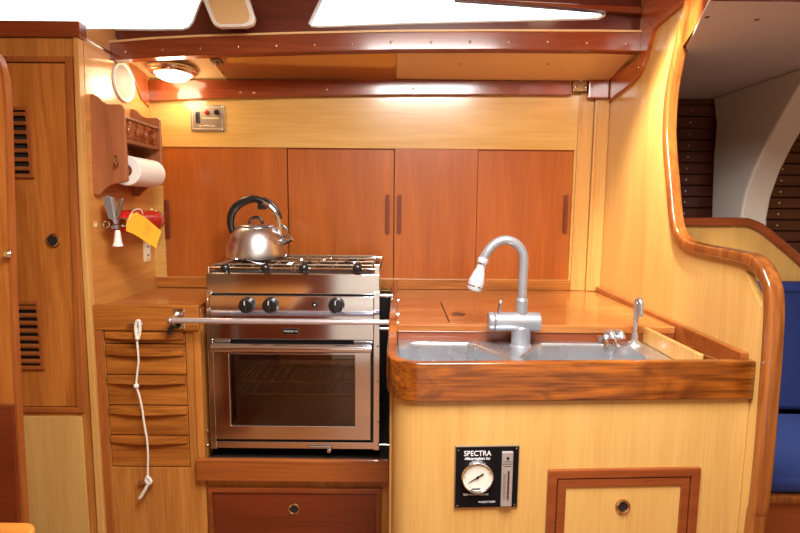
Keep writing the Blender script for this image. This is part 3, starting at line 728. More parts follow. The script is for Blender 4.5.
d_ = MB().box(a.x+wt*.8+.002, b.x-wt*.8-.002, 1.6385, 1.6445, dzb+wt+.002, zt_-wt*.9-.002, .0015).build('door_panel', 'doorred', bx)
p = at(294, 508.5, Y=1.6385); ring_pull(p, d_, .0205); pull_hole(p, d_, .0145)
# red valve and hose beside the stove foot
p = at(204, 452, Y=1.665)
t = thing('gas_valve', 'small red-handled gas valve in the gap left of the stove foot', 'valve', (p.x, 1.665, bz1-.02))
MB().lathe([(.011, 0), (.011, .02), (.008, .026), (0, .028)], (p.x, 1.665, bz1-.02), n=16).build('valve_handle', 'red', t)
MB().tube([(p.x, 1.665, bz1+.006), (p.x, 1.665, bz1+.03), (p.x-.012, 1.675, bz1+.045)], .005, 10).tube([(p.x-.014, 1.665, bz1+.018), (p.x+.008, 1.665, bz1+.018)], .004, 8).build('valve_body', 'chrome', t)

# ================================================================== PENINSULA / SINK CABINET
SL = .048; PA = math.atan(SL); PY0 = 1.095
def pf(x): return PY0+SL*x
def pen(px, py, off=0.0):
    d = ray(px, py); t = (PY0-off)/(d.y-SL*d.x); return CAM+d*t
PL = -.022                                   # left side of the peninsula
def front_path(o, r=.075, back=1.62):
    """plan of the front seen from above, pushed out by o"""
    x0 = PL-o; c = (PL+r, pf(PL+r)+r)
    pts = [(x0, back)]
    pts += [(c[0]+(r+o)*math.cos(math.radians(q)), c[1]+(r+o)*math.sin(math.radians(q))) for q in range(180, 271, 9)]
    pts += [(RX-.001, pf(RX)-o)]
    return pts
def strip(o0, o1, r=.075, back=1.62):
    A = front_path(o1, r, back); B = front_path(o0, r, back); return A+B[::-1]
pc = thing('sink_cabinet', 'pale wood sink cabinet with a rounded left corner', 'cabinet', (.38, 1.3, 0))
bandb = pen(600, 400).z; bandt = pen(600, 361.5).z
MB().prism(strip(-.018, -.006, back=2.0), 'XY', 0, bandb+.01, .001).build('front_panel', 'pale', pc)
MB().prism(strip(-.016, .006), 'XY', bandb, bandt, .004, seg=3).build('front_fiddle', 'fiddle', pc)
WZ = .914; DK = .868; RY = 1.435
MB().prism([(PL+.006, RY), (RX-.022, RY), (RX-.022, BY-.01), (PL+.006, BY-.01)], 'XY', WZ-.022, WZ, .003).build('worktop', 'counter', pc)
MB().box(PL+.017, .69, RY+.004, RY+.018, DK-.01, WZ-.0225, .001).build('riser', 'redtrim', pc)
# hatch lid in the worktop
hpz = [(lambda v: (v.x, v.y))(at(x, y, Z=WZ)) for x, y in ((441, 302), (520, 302), (526, 323), (449, 323))]
hx0, hx1 = hpz[0][0], .40
lidp = MB().box(hx0, hx1, RY+.03, hpz[0][1], WZ+.0002, WZ+.0022, .001).build('hatch_lid', 'counter', pc)
MB().box(hx0-.003, hx1+.003, hpz[0][1]-.001, hpz[0][1]+.003, WZ, WZ+.0008, 0).box(hx0-.003, hx0, RY+.03, hpz[0][1], WZ, WZ+.0008, 0).build('lid_gap', 'dark', pc)
p = at(458.5, 314.5, Z=WZ+.002)
MB().lathe([(.022, 0), (.022, .002), (.016, .003), (.013, .0012), (0, .001)], (p.x, p.y, WZ+.0022), n=24).build('finger_ring', 'brass', lidp)
# left side fiddle, sweeping down to the front
lf = [(2.05, WZ), (2.05, .955), (1.95, .955), (1.55, .95), (1.46, .94), (1.38, .915), (1.30, .90), (1.19, bandt), (1.19, bandb), (1.62, bandb), (1.62, WZ-.02)]
MB().prism([(2.05, WZ-.03), (2.05, .950), (1.60, .950), (1.50, .944), (1.43, .930), (1.36, .912), (1.28, .903), (1.185, bandt+.0), (1.185, bandb+.02), (1.50, WZ-.06)], 'YZ', PL-.008, PL+.0145, .003).build('side_fiddle', 'fiddle', pc)
for q in ((1.60, .93), (1.60, .905)): pass
MB().tube([(PL+.0145, 1.70, .935), (PL+.020, 1.70, .935)], .006, 10).tube([(PL+.0145, 1.52, .925), (PL+.020, 1.52, .925)], .006, 10).build('fiddle_bolt', 'chrome', pc)
# side wall toward the stove
MB().box(PL, PL+.012, 1.19, BY-.01, 0, WZ-.024, .001).build('side_panel', 'pale', pc)
# chainplate-like fittings on the side
for q in (385, 412, 445):
    pz2 = at(386, q, Y=1.5).z
    MB().box(PL-.006, PL-.0005, 1.40, 1.47, pz2-.03, pz2+.02, .003).build('hinge_plate', 'brass', pc)
# trays at the right
MB().box(.70, .712, 1.16, RY, DK, bandt+.006, .002).build('tray_divider', 'lightpost', pc)
MB().box(.66, RX-.024, RY+.0, RY+.003, DK, WZ-.023, .0005).build('tray_back', 'redtrim', pc)
MB().box(.7125, .79, 1.16, RY, DK-.01, DK-.004, 0).build('tray_floor', 'redtrim', pc)
MB().box(.7125, .79, 1.33, 1.342, DK-.003, WZ-.03, .002).build('tray_cross_board', 'redtrim', pc)
MB().tube([(.72, 1.328, .897), (.752, 1.17, .897)], .0016, 6).build('tray_wire', 'chrome', pc)
sf = [(1.155, DK-.01), (2.05, DK+.02), (2.05, .935), (1.50, .924), (1.155, bandt+.012)]
MB().prism(sf, 'YZ', RX-.020, RX-.001, .003).build('bulkhead_fiddle', 'railwood', pc)
# lower door
T = Matrix.Translation((0, PY0, 0)) @ Matrix.Rotation(PA, 4, 'Z')      # local x along the front, y into the cabinet
Ti = T.inverted()
def pl2(px, py): v = Ti @ pen(px, py, 0); return v.x, v.z
OFF = .006
def penl(px, py):
    d = ray(px, py); t = (PY0+OFF)/(d.y-SL*d.x); v = Ti @ (CAM+d*t); return v.x, v.z
x0, z1 = penl(547.5, 468.5); x1, _ = penl(699, 466); zb_ = .12
fo = [(x0, zb_), (x1, zb_), (x1, z1), (x0, z1)]; w = .021
fi = [(x0+w, zb_+w), (x1-w, zb_+w), (x1-w, z1-w), (x0+w, z1-w)]
MB(T).prism(fo, 'XZ', -.004, .0055, .002, holes=[fi]).build('door_frame', 'redtrim', pc)
g = .0025; fo2 = [(x0+w+g, zb_+w+g), (x1-w-g, zb_+w+g), (x1-w-g, z1-w-g), (x0+w+g, z1-w-g)]; w2 = w+g+.02
fi2 = [(x0+w2, zb_+w2), (x1-w2, zb_+w2), (x1-w2, z1-w2), (x0+w2, z1-w2)]
dd = MB(T).prism([(fi2[0][0]-.003, fi2[0][1]-.003), (fi2[1][0]+.003, fi2[1][1]-.003), (fi2[2][0]+.003, fi2[2][1]+.003), (fi2[3][0]-.003, fi2[3][1]+.003)], 'XZ', .002, .0058, .0005).build('door_panel', 'pale', pc)
MB(T).prism(fo2, 'XZ', -.002, .0056, .0015, holes=[fi2]).build('door_border', 'redtrim', dd)
MB(T).prism(fi, 'XZ', .0056, .0059, 0).build('door_gap', 'dark', pc)
rx, rz = penl(621.5, 505)
ring_pull((rx, .002, rz), dd, .0175, T); pull_hole((rx, .002, rz), dd, .0125, T)

# double sink
bx0, bx1, bx2, bx3 = -.018, .268, .312, .640
by0, by1 = 1.150, 1.405
sk = thing('double_sink', 'stainless steel double-bowl sink set into the worktop', 'sink', (.31, 1.28, DK))
def bowl_loop(x0, x1, r, s=0): return rrect(x0+s, x1-s, by0+s, by1-s, r, 8)
holes = [bowl_loop(bx0+.012, bx1, .06), bowl_loop(bx2, bx3, .06)]
# a corner of deck between the bowls widens toward the tap
def bowl_pts(x0, x1, cut):
    r = .06; n = 8
    if cut == 'R':   # right-back corner trimmed
        return [(x1-.02, by0), *arc(x1-.02, by0+.02, .02, 270, 360, 4), (x1, by1-.13), (x1-.075, by1-.008), (x1-.09, by1)] + arc(x0+r, by1-r, r, 90, 180, n) + arc(x0+r, by0+r, r, 180, 270, n)
    return arc(x1-r, by0+r, r, 270, 360, n)+arc(x1-r, by1-r, r, 0, 90, n)+[(x0+.09, by1), (x0+.075, by1-.008), (x0, by1-.13)]+arc(x0+.02, by0+.02, .02, 180, 270, 4)
h1, h2 = bowl_pts(bx0+.012, bx1+.015, 'R'), bowl_pts(bx2-.002, bx3, 'L')
MB().prism([(PL+.018, 1.125), (.699, 1.15), (.699, RY+.002), (PL+.018, RY+.002)], 'XY', DK-.003, DK, .0008, holes=[h1, h2]).build('sink_deck', 'sinksteel', sk)
def bowl(loop, depth):
    b = bmesh.new(); cx = sum(p[0] for p in loop)/len(loop); cy = sum(p[1] for p in loop)/len(loop); rings = []
    for s, zz in ((1.015, .0015), (1.0, .0022), (.988, 0), (.975, -.01), (.95, -depth*.55), (.93, -depth*.85), (.87, -depth*.97), (.78, -depth), (.1, -depth-.004)):
        rings.append([b.verts.new((cx+(p[0]-cx)*s, cy+(p[1]-cy)*s, DK+zz)) for p in loop])
    for A, B in zip(rings, rings[1:]):
        for j in range(len(A)): b.faces.new((A[j], A[(j+1) % len(A)], B[(j+1) % len(A)], B[j]))
    b.faces.new(rings[-1]); m = MB(); m._merge(b); return m, (cx, cy)
for lp_ in (h1, h2):
    m, c = bowl(lp_, .15); bo = m.build('bowl', 'sinksteel', sk)
    MB().lathe([(.04, 0), (.04, .002), (.03, .001), (.028, -.003), (0, -.004)], (c[0], c[1], DK-.152), n=24).build('drain', 'chrome', bo)

# main tap
FX, FY = .337, 1.385
def tp_(px, py): v = at(px, py, Y=FY); return Vector((v.x, FY, v.z))
tp0 = thing('kitchen_tap', 'satin grey swan-neck tap with a pull-out spray head', 'tap', (FX, FY, DK))
zb1, zb2 = tp_(521, 329).z, tp_(521, 314).z
MB().lathe([(.030, 0), (.030, .003), (.0265, .006), (.0265, zb1-DK+.006), (.022, zb1-DK+.012)], (FX, FY, DK), n=28).build('base', 'satin', tp0)
xl, xr = tp_(494, 320).x, tp_(539.5, 320).x; zc = tp_(515, 321.5).z
bd = MB().lathe([(0, 0), (.024, 0), (.0265, .003), (.0265, xr-xl-.003), (.024, xr-xl), (0, xr-xl)], (xl, FY, zc), 'X', n=28).build('valve_body', 'satin', tp0)
xk = tp_(488, 320).x
MB().lathe([(0, 0), (.022, 0), (.026, .004), (.026, xl-xk-.003), (.024, xl-xk-.001)], (xk, FY, zc), 'X', n=28).build('temperature_dial', 'satin', bd)
MB().tube([tp_(497, 315)+Vector((0, -.01, 0)), tp_(498.5, 308)+Vector((0, -.012, 0)), tp_(499.5, 301)+Vector((0, -.014, 0))], [.0035, .004, .005], 10).build('lever', 'chrome', bd)
MB().ball(tp_(499.5, 300.5)+Vector((0, -.014, 0)), .0065, 12).build('lever_knob', 'chrome', bd)
MB().tube([(FX, FY, tp_(520, 316).z), (FX, FY, tp_(520, 300).z), (FX, FY, tp_(520, 298).z)], [.0165, .0165, .013], 24).build('collar', 'satin', tp0)
cxx = FX
neck = [Vector((FX, FY, tp_(522, 300).z)), Vector((FX, FY, tp_(522, 280).z)), Vector((FX+.001, FY, tp_(523, 262).z)), tp_(522.3, 252), tp_(516.5, 244), tp_(507, 240), tp_(497, 242.5), tp_(489, 249.5), tp_(483.5, 258.5)]
MB().tube(smooth_path(neck, 6), .0125, 20).build('spout', 'satin', tp0)
sh = MB(); a, b = tp_(483.5, 258.5), tp_(474, 290)
d = b-a; Lh = d.length; R_ = d.to_track_quat('Z', 'Y').to_matrix()
sp_ = MB().lathe([(.0135, -.002), (.0145, .002), (.0145, .012), (.012, .016), (.0125, .032), (.0155, .040), (.021, .062), (.0225, Lh-.008), (.019, Lh), (0, Lh)], a, R_, n=24).build('spray_head', 'head', tp0)
MB().lathe([(.0142, 0), (.0142, .004), (.0135, .005)], a+d*.12, R_, n=24).lathe([(.0228, 0), (.0228, .004), (.022, .005)], a+d*.84, R_, n=24).build('chrome_band', 'chrome', sp_)
# small taps at the back right of the sink
def tp2(px, py, Y): return at(px, py, Y=Y)
q = tp2(634.5, 340, 1.405)
t = thing('filter_tap', 'tall slim chrome hooked tap at the sink back right corner', 'tap', (q.x, 1.405, DK))
MB().lathe([(.024, 0), (.023, .003), (.014, .010), (.010, .014), (.0085, .03), (.008, .034)], (q.x, 1.405, DK), n=20).build('base', 'sinksteel', t)
zt2 = tp2(634, 299, 1.405).z
MB().tube([(q.x, 1.405, DK+.03), (q.x, 1.405, zt2-.02)]+[(q.x+.001*(1-math.cos(a_)), 1.405-.011*(1-math.cos(a_)), zt2-.02+.020*math.sin(a_)) for a_ in [PI*i/8 for i in range(1, 9)]]+[(q.x+.002, 1.383, zt2-.045)], [.0055, .007]+[.0075]*8+[.0075], 12).build('spout', 'sinksteel', t)
for i, px in enumerate((606, 615)):
    q = tp2(px, 342, 1.40)
    t = thing('pump_tap', ('left' if i == 0 else 'right')+' one of the two short chrome hooked spouts behind the right bowl', 'tap', (q.x, 1.40, DK), group='short chrome spouts')
    MB().lathe([(.009, 0), (.009, .004), (.006, .008), (.0055, .02)], (q.x, 1.40, DK), n=16).build('base', 'chrome', t)
    zz = DK+.026
    MB().tube([(q.x, 1.40, DK+.018), (q.x, 1.40, zz)]+[(q.x+.003*(1-math.cos(a_)), 1.40-.014*(1-math.cos(a_)), zz+.014*math.sin(a_)) for a_ in [PI*k/7 for k in range(1, 8)]], [.006, .008]+[.0095]*6+[.010], 12).build('spout', 'sinksteel', t)
q = tp2(600.5, 337, 1.41)
MB().lathe([(.006, 0), (.006, .016), (.010, .018), (.010, .024), (0, .025)], (q.x, 1.41, DK), n=14).build('push_button', 'chrome', label='small chrome knob left of the short spouts behind the sink', cat='knob')

# gauge panel
GO = OFF-.001
def pg(px, py, off=0.0):
    d = ray(px, py); t = (PY0+GO-off)/(d.y-SL*d.x); v = Ti @ (CAM+d*t); return v.x, v.z
gx0, gz1 = pg(455, 445.5); gx1, gz0 = pg(517, 506)
gp = thing('gauge_panel', 'black watermaker gauge panel with a round dial on the sink cabinet', 'gauge', T @ Vector(((gx0+gx1)/2, 0, gz0)), PA)
YF = .0055
MB(T).box(gx0, gx1, YF-.005, YF, gz0, gz1, .001).build('border', 'grey', gp)
MB(T).box(gx0+.002, gx1-.002, YF-.0062, YF-.004, gz0+.002, gz1-.002, .0005).build('face_plate', 'ink', gp)
yf = YF-.0063
W_, H_ = gx1-gx0, gz1-gz0
def g2(u, v): return gx0+W_*u, gz1-H_*v       # u,v as read on the panel: from the left, from the top
x, z = g2(.345, .115)
MB(T).text('SPECTRA', .0175, Vector((x, yf, z)), width=W_*.42).build('brand_lettering', 'whiteink', gp)
x, z = g2(.345, .195)
MB(T).text('Watermakers Inc', .010, Vector((x, yf, z)), width=W_*.38, shear=.3).box(x-W_*.20, x-W_*.13, yf-.0004, yf, z-.0012, z, 0).build('script_lettering', 'whiteink', gp)
x, z = g2(.335, .775)
MB(T).text('FEED WATER PRESSURE', .0062, Vector((x, yf, z)), width=W_*.39).build('caption_lettering', 'whiteink', gp)
x, z = g2(.51, .90)
MB(T).text('PRODUCT FLOW', .0062, Vector((x, yf, z)), width=W_*.26).build('caption_lettering', 'whiteink', gp)
x, z = g2(.345, .47); R0 = W_*.255
gg = MB(T).lathe([(R0, 0), (R0, .008), (R0*.95, .012), (R0*.90, .011), (R0*.88, .006)], (x, yf, z), Matrix.Rotation(PI/2, 3, 'X'), n=48).build('bezel', 'chrome', gp)
MB(T).lathe([(R0*.89, 0), (R0*.89, .006), (0, .0061)], (x, yf, z), Matrix.Rotation(PI/2, 3, 'X'), n=40).build('dial', 'dial', gg)
yd = yf-.0066
m = MB(T)
ang = math.radians(212)
dv = Vector((math.cos(ang), 0, math.sin(ang))); c = Vector((x, yd-.001, z))
m.tube([c-dv*R0*.42, c+dv*R0*.66], [.0016, .0005], 6).lathe([(.003, 0), (.003, .0015), (0, .002)], c, Matrix.Rotation(PI/2, 3, 'X'), n=14)
m.build('needle', 'ink', gg)
m = MB(T)
for i in range(27):
    a_ = math.radians(235-290*i/26); k = Vector((math.cos(a_), 0, math.sin(a_)))
    big = i % 5 == 0
    c = Vector((x, yd+.0002, z)); m.tube([c+k*R0*(.70 if big else .75), c+k*R0*.82], .00045 if big else .0003, 4)
m.box(x-R0*.35, x+R0*.2, yd, yd+.0006, z-R0*.80, z-R0*.72, 0)
m.build('dial_marks', 'ink', gg)
x0_, z1_ = g2(.715, .075); x1_, z0_ = g2(.89, .955)
ft = MB(T).box(x0_, x1_, yf-.008, yf, z0_, z1_, .002).build('flow_meter', 'flow', gp)
yq = yf-.0082
m = MB(T).lathe([(.0032, 0), (.003, .001), (0, .0012)], ((x0_+x1_)/2, yq, z1_-.014), Matrix.Rotation(PI/2, 3, 'X'), n=14)
zl = z1_-.022
for k_, wq in ((0, .010), (1, .012), (2, .008)): m.box((x0_+x1_)/2-wq, (x0_+x1_)/2+wq, yq-.0002, yq+.0004, zl-.0055*k_-.0008, zl-.0055*k_, 0)
for i in range(14):
    zz = z0_+.022+(z1_-z0_-.075)*i/13; m.box((x0_+x1_)/2-.009, (x0_+x1_)/2-(.004 if i % 3 else .002), yq-.0002, yq+.0004, zz, zz+.0007, 0)
m.build('scale_marks', 'ink', ft)
MB(T).tube([((x0_+x1_)/2+.003, yq, z0_+.02), ((x0_+x1_)/2+.003, yq, z1_-.045)], .0022, 8).build('sight_tube', 'brass', ft)
for u, v in ((.05, .06), (.95, .04), (.05, .95), (.95, .95)):
    x, z = g2(u, v); MB(T).lathe([(.002, 0), (.0018, .0008), (0, .001)], (x, yf, z), Matrix.Rotation(PI/2, 3, 'X'), n=8).build('screw', 'steel', gp)

# ================================================================== LEFT WALL FITTINGS
# paper towel rack
RKX = LX; ro = LX+.116
rk = thing('towel_rack', 'wooden wall rack with turned spindles holding the paper towel', 'rack', (LX, 1.8, 1.35))
n1 = 1.668; n2 = 1.915
def zy(px, py, Y): return at(px, py, Y=Y).z
zt1, zt2_, zb_1 = zy(95, 94, n1), zy(122, 104, n1), zy(97, 195, n1)
ep = [(LX+.001, zb_1), (LX+.001, zt1), (LX+.02, zt1), (LX+.035, zt1-.008), (LX+.05, zt1-.024), (LX+.068, zt1-.031), (ro-.01, zt2_), (ro, zt2_-.008),
      (ro, zb_1+.045), (LX+.082, zb_1+.038), (LX+.06, zb_1+.032), (LX+.04, zb_1+.018), (LX+.025, zb_1)]
for k, y_ in enumerate((n1, n2)):
    e_ = MB().prism(ep, 'XZ', y_, y_+.014, .003).build('end_board', 'rack', rk)
zsh = zy(142, 143, 1.79)
MB().box(LX+.001, LX+.008, n1+.0145, n2-.0005, zb_1+.01, zt1-.045, .001).build('back_board', 'mahogY', rk)
MB().box(LX+.009, ro-.004, n1+.0145, n2-.0005, zsh-.012, zsh, .002).build('shelf', 'redtrim', rk)
zrl = zy(142, 122, 1.79)
MB().box(ro-.018, ro-.004, n1+.0145, n2-.0005, zrl-.008, zrl+.002, .002).build('top_rail', 'redtrim', rk)
for i in range(4):
    yy = n1+.045+i*(n2-n1-.075)/3; H = zrl-.009-zsh
    MB().lathe([(.004, 0), (.0075, H*.12), (.004, H*.24), (.009, H*.4), (.0095, H*.5), (.009, H*.6), (.004, H*.76), (.0075, H*.88), (.004, H)], (ro-.011, yy, zsh+.0005), n=14).build('spindle', 'mahogZ', rk)
zr = zy(150, 173, 1.86)
rollx = LX+.080
rolly0, rolly1 = n1+.062, n2-.002
MB().tube([(rollx, n1+.012, zr), (rollx, n2+.002, zr)], .008, 12).build('roll_rod', 'mahogY', rk)
ex = at(117.5, 162, Y=n1)
hk = thing('wall_hook', 'small brass hook on the near end board of the towel rack', 'hook', (ex.x, n1, ex.z-.02))
MB().tube(smooth_path([(ex.x-.004, n1-.003, ex.z+.014), (ex.x-.006, n1-.006, ex.z), (ex.x-.004, n1-.012, ex.z-.012), (ex.x+.006, n1-.016, ex.z-.014), (ex.x+.012, n1-.018, ex.z-.002)], 5), .0022, 8).box(ex.x-.008, ex.x, n1-.003, n1, ex.z+.004, ex.z+.02, .001).build('hook', 'brass', hk)
tr_ = thing('paper_towel_roll', 'white paper towel roll on the wall rack', 'paper towel', (rollx, (rolly0+rolly1)/2, zr-.056))
Rr = .050
MB().lathe([(.021, 0), (Rr-.002, 0), (Rr, .002), (Rr, rolly1-rolly0-.002), (Rr-.002, rolly1-rolly0), (.021, rolly1-rolly0), (.0205, rolly1-rolly0-.004), (.0205, .004)], (rollx, rolly1, zr), 'Y', n=40).build('paper', 'paper', tr_)
MB().lathe([(.0204, -.0005), (.018, -.0005), (.018, .02), (.0204, .02)], (rollx, rolly0+.019, zr), 'Y', n=24).build('cardboard_core', 'lockertrim', tr_)
# speaker
sc_ = at(119.5, 82, X=LX)
ss = thing('round_speaker', 'round white-rimmed speaker set high on the left wall', 'speaker', sc_)
AX = Matrix.Rotation(PI/2, 3, 'Y')
MB().lathe([(.070, 0), (.070, .004), (.067, .007), (.061, .007), (.057, .004), (.056, 0)], (LX+.013, sc_.y, sc_.z), AX, n=44).build('rim', 'whiteplastic', ss)
MB().lathe([(.057, 0), (.057, .003), (.03, .005), (0, .006)], (LX+.013, sc_.y, sc_.z), AX, n=40).build('grille', 'grille', ss)
# wall ring mark
p = at(95, 224, X=LX)
MB().lathe([(.011, 0), (.011, .0015), (.009, .002), (.0085, .001), (.0, .001)], (LX, p.y, p.z), AX, n=20).build('wall_stud', 'ivory', label='small round capped stud on the left wall beside the extinguisher', cat='stud')
# outlet
a = at(142.5, 240, X=LX); b = at(150, 261, X=LX)
ot = thing('outlet', 'ivory power outlet on the left wall below the extinguisher', 'outlet', (LX, (a.y+b.y)/2, b.z))
MB().box(LX, LX+.005, a.y, b.y, b.z, a.z, .002).build('cover_plate', 'ivory', ot)
ym = (a.y+b.y)/2; zm = (a.z+b.z)/2
MB().box(LX+.004, LX+.0065, ym-.014, ym+.014, zm-.03, zm+.03, .001).build('socket_face', 'whiteplastic', ot)
MB().box(LX+.006, LX+.007, ym-.008, ym-.002, zm+.012, zm+.02, 0).box(LX+.006, LX+.007, ym+.002, ym+.008, zm+.012, zm+.02, 0).box(LX+.006, LX+.007, ym-.006, ym+.006, zm-.022, zm-.014, 0).build('socket_slots', 'black', ot)
# fire extinguisher lying along the wall
ez = zy(140, 221, 1.85); ex_ = LX+.055
fe = thing('fire_extinguisher', 'small red fire extinguisher mounted sideways on the left wall', 'extinguisher', (ex_, 1.85, ez-.045))
MB().lathe([(0, 0), (.025, .001), (.036, .008), (.040, .022), (.040, .24), (.036, .262), (.022, .278), (.014, .284), (.014, .296), (0, .296)], (ex_, 1.985, ez), 'Y', n=36).build('cylinder', 'red', fe)
MB().lathe([(.0406, 0), (.0415, .001), (.0415, .012), (.0406, .013)], (ex_, 1.955, ez), 'Y', n=36).build('strap', 'steel', fe)
MB().lathe([(.0406, 0), (.0415, .001), (.0415, .012), (.0406, .013)], (ex_, 1.80, ez), 'Y', n=36).build('strap', 'steel', fe)
MB().box(LX, LX+.02, 1.78, 2.0, ez-.015, ez+.015, .003).build('wall_bracket', 'black', fe)
vy = 1.70
MB().lathe([(.012, 0), (.015, .004), (.015, .03), (.012, .036), (0, .036)], (ex_, 1.700, ez), 'Y', n=20).build('valve', 'chrome', fe)
VY = 1.675
def ve(px, py, dy=0): v = at(px, py, Y=VY+dy); return v
def plate(pa, pb, w0, w1, th, name, mat):
    d = (pb-pa); n = Vector((-d.z, 0, d.x)).normalized()
    m = MB().prism([((pa+n*w0).x, (pa+n*w0).z), ((pb+n*w1).x, (pb+n*w1).z), ((pb+d.normalized()*w1*.6).x, (pb+d.normalized()*w1*.6).z), ((pb-n*w1).x, (pb-n*w1).z), ((pa-n*w0).x, (pa-n*w0).z)], 'XZ', VY-th/2, VY+th/2, .003)
    return m.build(name, mat, fe)
plate(ve(116, 229), ve(108.5, 198), .010, .015, .02, 'carry_handle', 'satin')
plate(ve(117, 219), ve(122, 199), .005, .007, .014, 'squeeze_lever', 'grey')
a, b = ve(117.5, 230), ve(118, 246)
MB().lathe([(.006, 0), (.0085, .006), (.0125, (a-b).length*.75), (.0165, (a-b).length), (0, (a-b).length)], a, (b-a).to_track_quat('Z', 'Y').to_matrix(), n=20).build('nozzle', 'whiteplastic', fe)
p = ve(106.5, 224.5, -.012)
MB().tube([(p.x+.0095*math.cos(2*PI*i/16), p.y, p.z+.0095*math.sin(2*PI*i/16)) for i in range(16)], .0022, 8, closed=True).tube([(p.x+.009, p.y, p.z), (p.x+.05, p.y+.004, p.z)], .002, 8).build('safety_pin', 'chrome', fe)
p = ve(123, 222, -.004)
MB().lathe([(.0145, 0), (.0145, .01), (.012, .013), (0, .013)], (p.x, p.y+.01, p.z), 'Y', n=24).build('pressure_gauge', 'chrome', fe)
tY = 1.655
tg = thing('inspection_tag', 'yellow inspection tag hanging from the extinguisher valve', 'tag', at(140, 225, Y=tY))
b = bmesh.new()
tg_pts = [(126, 231, 0), (126.5, 222, .0), (130, 214, 0), (137, 212.5, .004), (147, 219, .012), (161.5, 231.5, .03), (158.5, 240, .03), (156.5, 248, .028), (148, 243.5, .018), (141, 238.5, .008), (134, 234, .003)]
vs = [b.verts.new(at(x, y, Y=tY+d)) for x, y, d in tg_pts]; b.faces.new(vs)
r = bmesh.ops.extrude_face_region(b, geom=b.faces[:]); bmesh.ops.translate(b, vec=(0, .0012, 0), verts=[g for g in r['geom'] if isinstance(g, bmesh.types.BMVert)])
m = MB(); m._merge(b); m.build('card', 'yellow', tg)
m = MB()
for i in range(5):
    u = i/4; m.tube([at(147+u*5.5, 222.5+u*4.2, Y=tY+.0098+u*.012), at(143.5+u*6, 235+u*6.5, Y=tY+.0098+u*.012)], .0004, 4)
m.build('print_lines', 'teak', tg)
MB().tube(smooth_path([at(129, 220, Y=tY-.001), at(133, 211, Y=tY+.004), at(140, 209, Y=tY+.02), at(143, 214, Y=tY+.03)], 4), .0012, 6).build('tag_tie', 'whiteplastic', tg)

# ================================================================== BACK WALL FITTINGS
a = at(190.5, 105, Y=BY); b = at(225, 131.5, Y=BY)
sw = thing('switch_panel', 'small metal switch panel with a red light on the back wall', 'switch panel', ((a.x+b.x)/2, BY, b.z))
MB().prism(rrect(a.x, b.x, b.z, a.z, .006), 'XZ', BY-.006, BY, .001).build('plate', 'grey', sw)
wv, hv = b.x-a.x, a.z-b.z
def s2(u, v): return a.x+wv*u, a.z-hv*v
m = MB(); 
for (u0, v0, u1, v1) in ((.06, .08, .94, .095), (.06, .9, .94, .915), (.06, .08, .067, .915), (.933, .08, .94, .915)):
    x0, z1 = s2(u0, v0); x1, z0 = s2(u1, v1); m.box(x0, x1, BY-.0065, BY-.0058, z0, z1, 0)
for (u0, u1, v) in ((.10, .30, .2), (.36, .84, .50), (.25, .34, .80), (.38, .56, .78), (.58, .72, .80)):
    x0, z1 = s2(u0, v-.012); x1, z0 = s2(u1, v+.018); m.box(x0, x1, BY-.0065, BY-.0058, z0, z1, 0)
m.build('printed_lines', 'ivory', sw)
x, z = s2(.22, .47); rs = MB().box(x-.008, x+.008, BY-.010, BY-.0055, z-.021, z+.021, .002).build('rocker_switch', 'black', sw)
MB().box(x-.005, x+.005, BY-.013, BY-.0095, z-.001, z+.014, .001, rot=Matrix.Rotation(.2, 3, 'X')).build('rocker', 'iron', rs)
x, z = s2(.49, .28); MB().lathe([(.009, 0), (.009, .004), (.007, .009), (0, .011)], (x, BY-.006, z), Matrix.Rotation(PI/2, 3, 'X'), n=18).build('red_light', 'red', sw)
x, z = s2(.79, .28); MB().lathe([(.010, 0), (.010, .004), (.0065, .007), (.0065, .016), (0, .017)], (x, BY-.006, z), Matrix.Rotation(PI/2, 3, 'X'), n=18).build('black_knob', 'black', sw)
for u, v in ((.05, .06), (.95, .06), (.05, .93), (.95, .93)):
    x, z = s2(u, v); MB().ball((x, BY-.006, z), .0025, 8).build('screw', 'steel', sw)
# ceiling lamp
lp0 = atc(173, 73.5, .02); pz = lp0.z+.02
lmp = thing('dome_light', 'round chrome dome light glowing on the ceiling at left', 'lamp', (lp0.x, lp0.y, pz))
FL = Matrix.Rotation(PI, 3, 'X')
MB().lathe([(.088, 0), (.089, .006), (.083, .010), (.084, .016), (.078, .022), (.070, .024), (.066, .021), (.064, .010), (.0, .009)], (lp0.x, lp0.y, pz-.001), FL, n=48).build('rim', 'chrome', lmp)
MB().lathe([(.064, .011), (.063, .022), (.055, .034), (.038, .043), (.018, .047), (0, .048)], (lp0.x, lp0.y, pz-.001), FL, n=40).build('glass_dome', 'dome', lmp)

# white framed cover hanging from the cabin top
wc = [(198, -14), (212, 21), (215, 26.5), (221, 28.5), (247, 28), (254, 25.5), (256, 19), (245, -14)]
HYY = 1.74
wo = xz(wc, HYY); cx = sum(p[0] for p in wo)/8; cz = sum(p[1] for p in wo)/8
hc = thing('port_cover', 'white-edged tan cover hanging from the cabin top above the beam', 'cover', (cx, HYY, min(p[1] for p in wo)))
inn = [(cx+(p[0]-cx)*.80, cz+(p[1]-cz)*.86+.004) for p in wo]
MB().prism(wo, 'XZ', HYY-.012, HYY+.012, .005).build('frame', 'whiteplastic', hc)
MB().prism(inn, 'XZ', HYY-.014, HYY-.0118, .002).build('inner_face', 'ceil', hc)
MB().tube([(cx, HYY, max(p[1] for p in wo)-.01), (cx, HYY, 2.06)], .01, 10).build('hinge_arm', 'whiteplastic', hc)

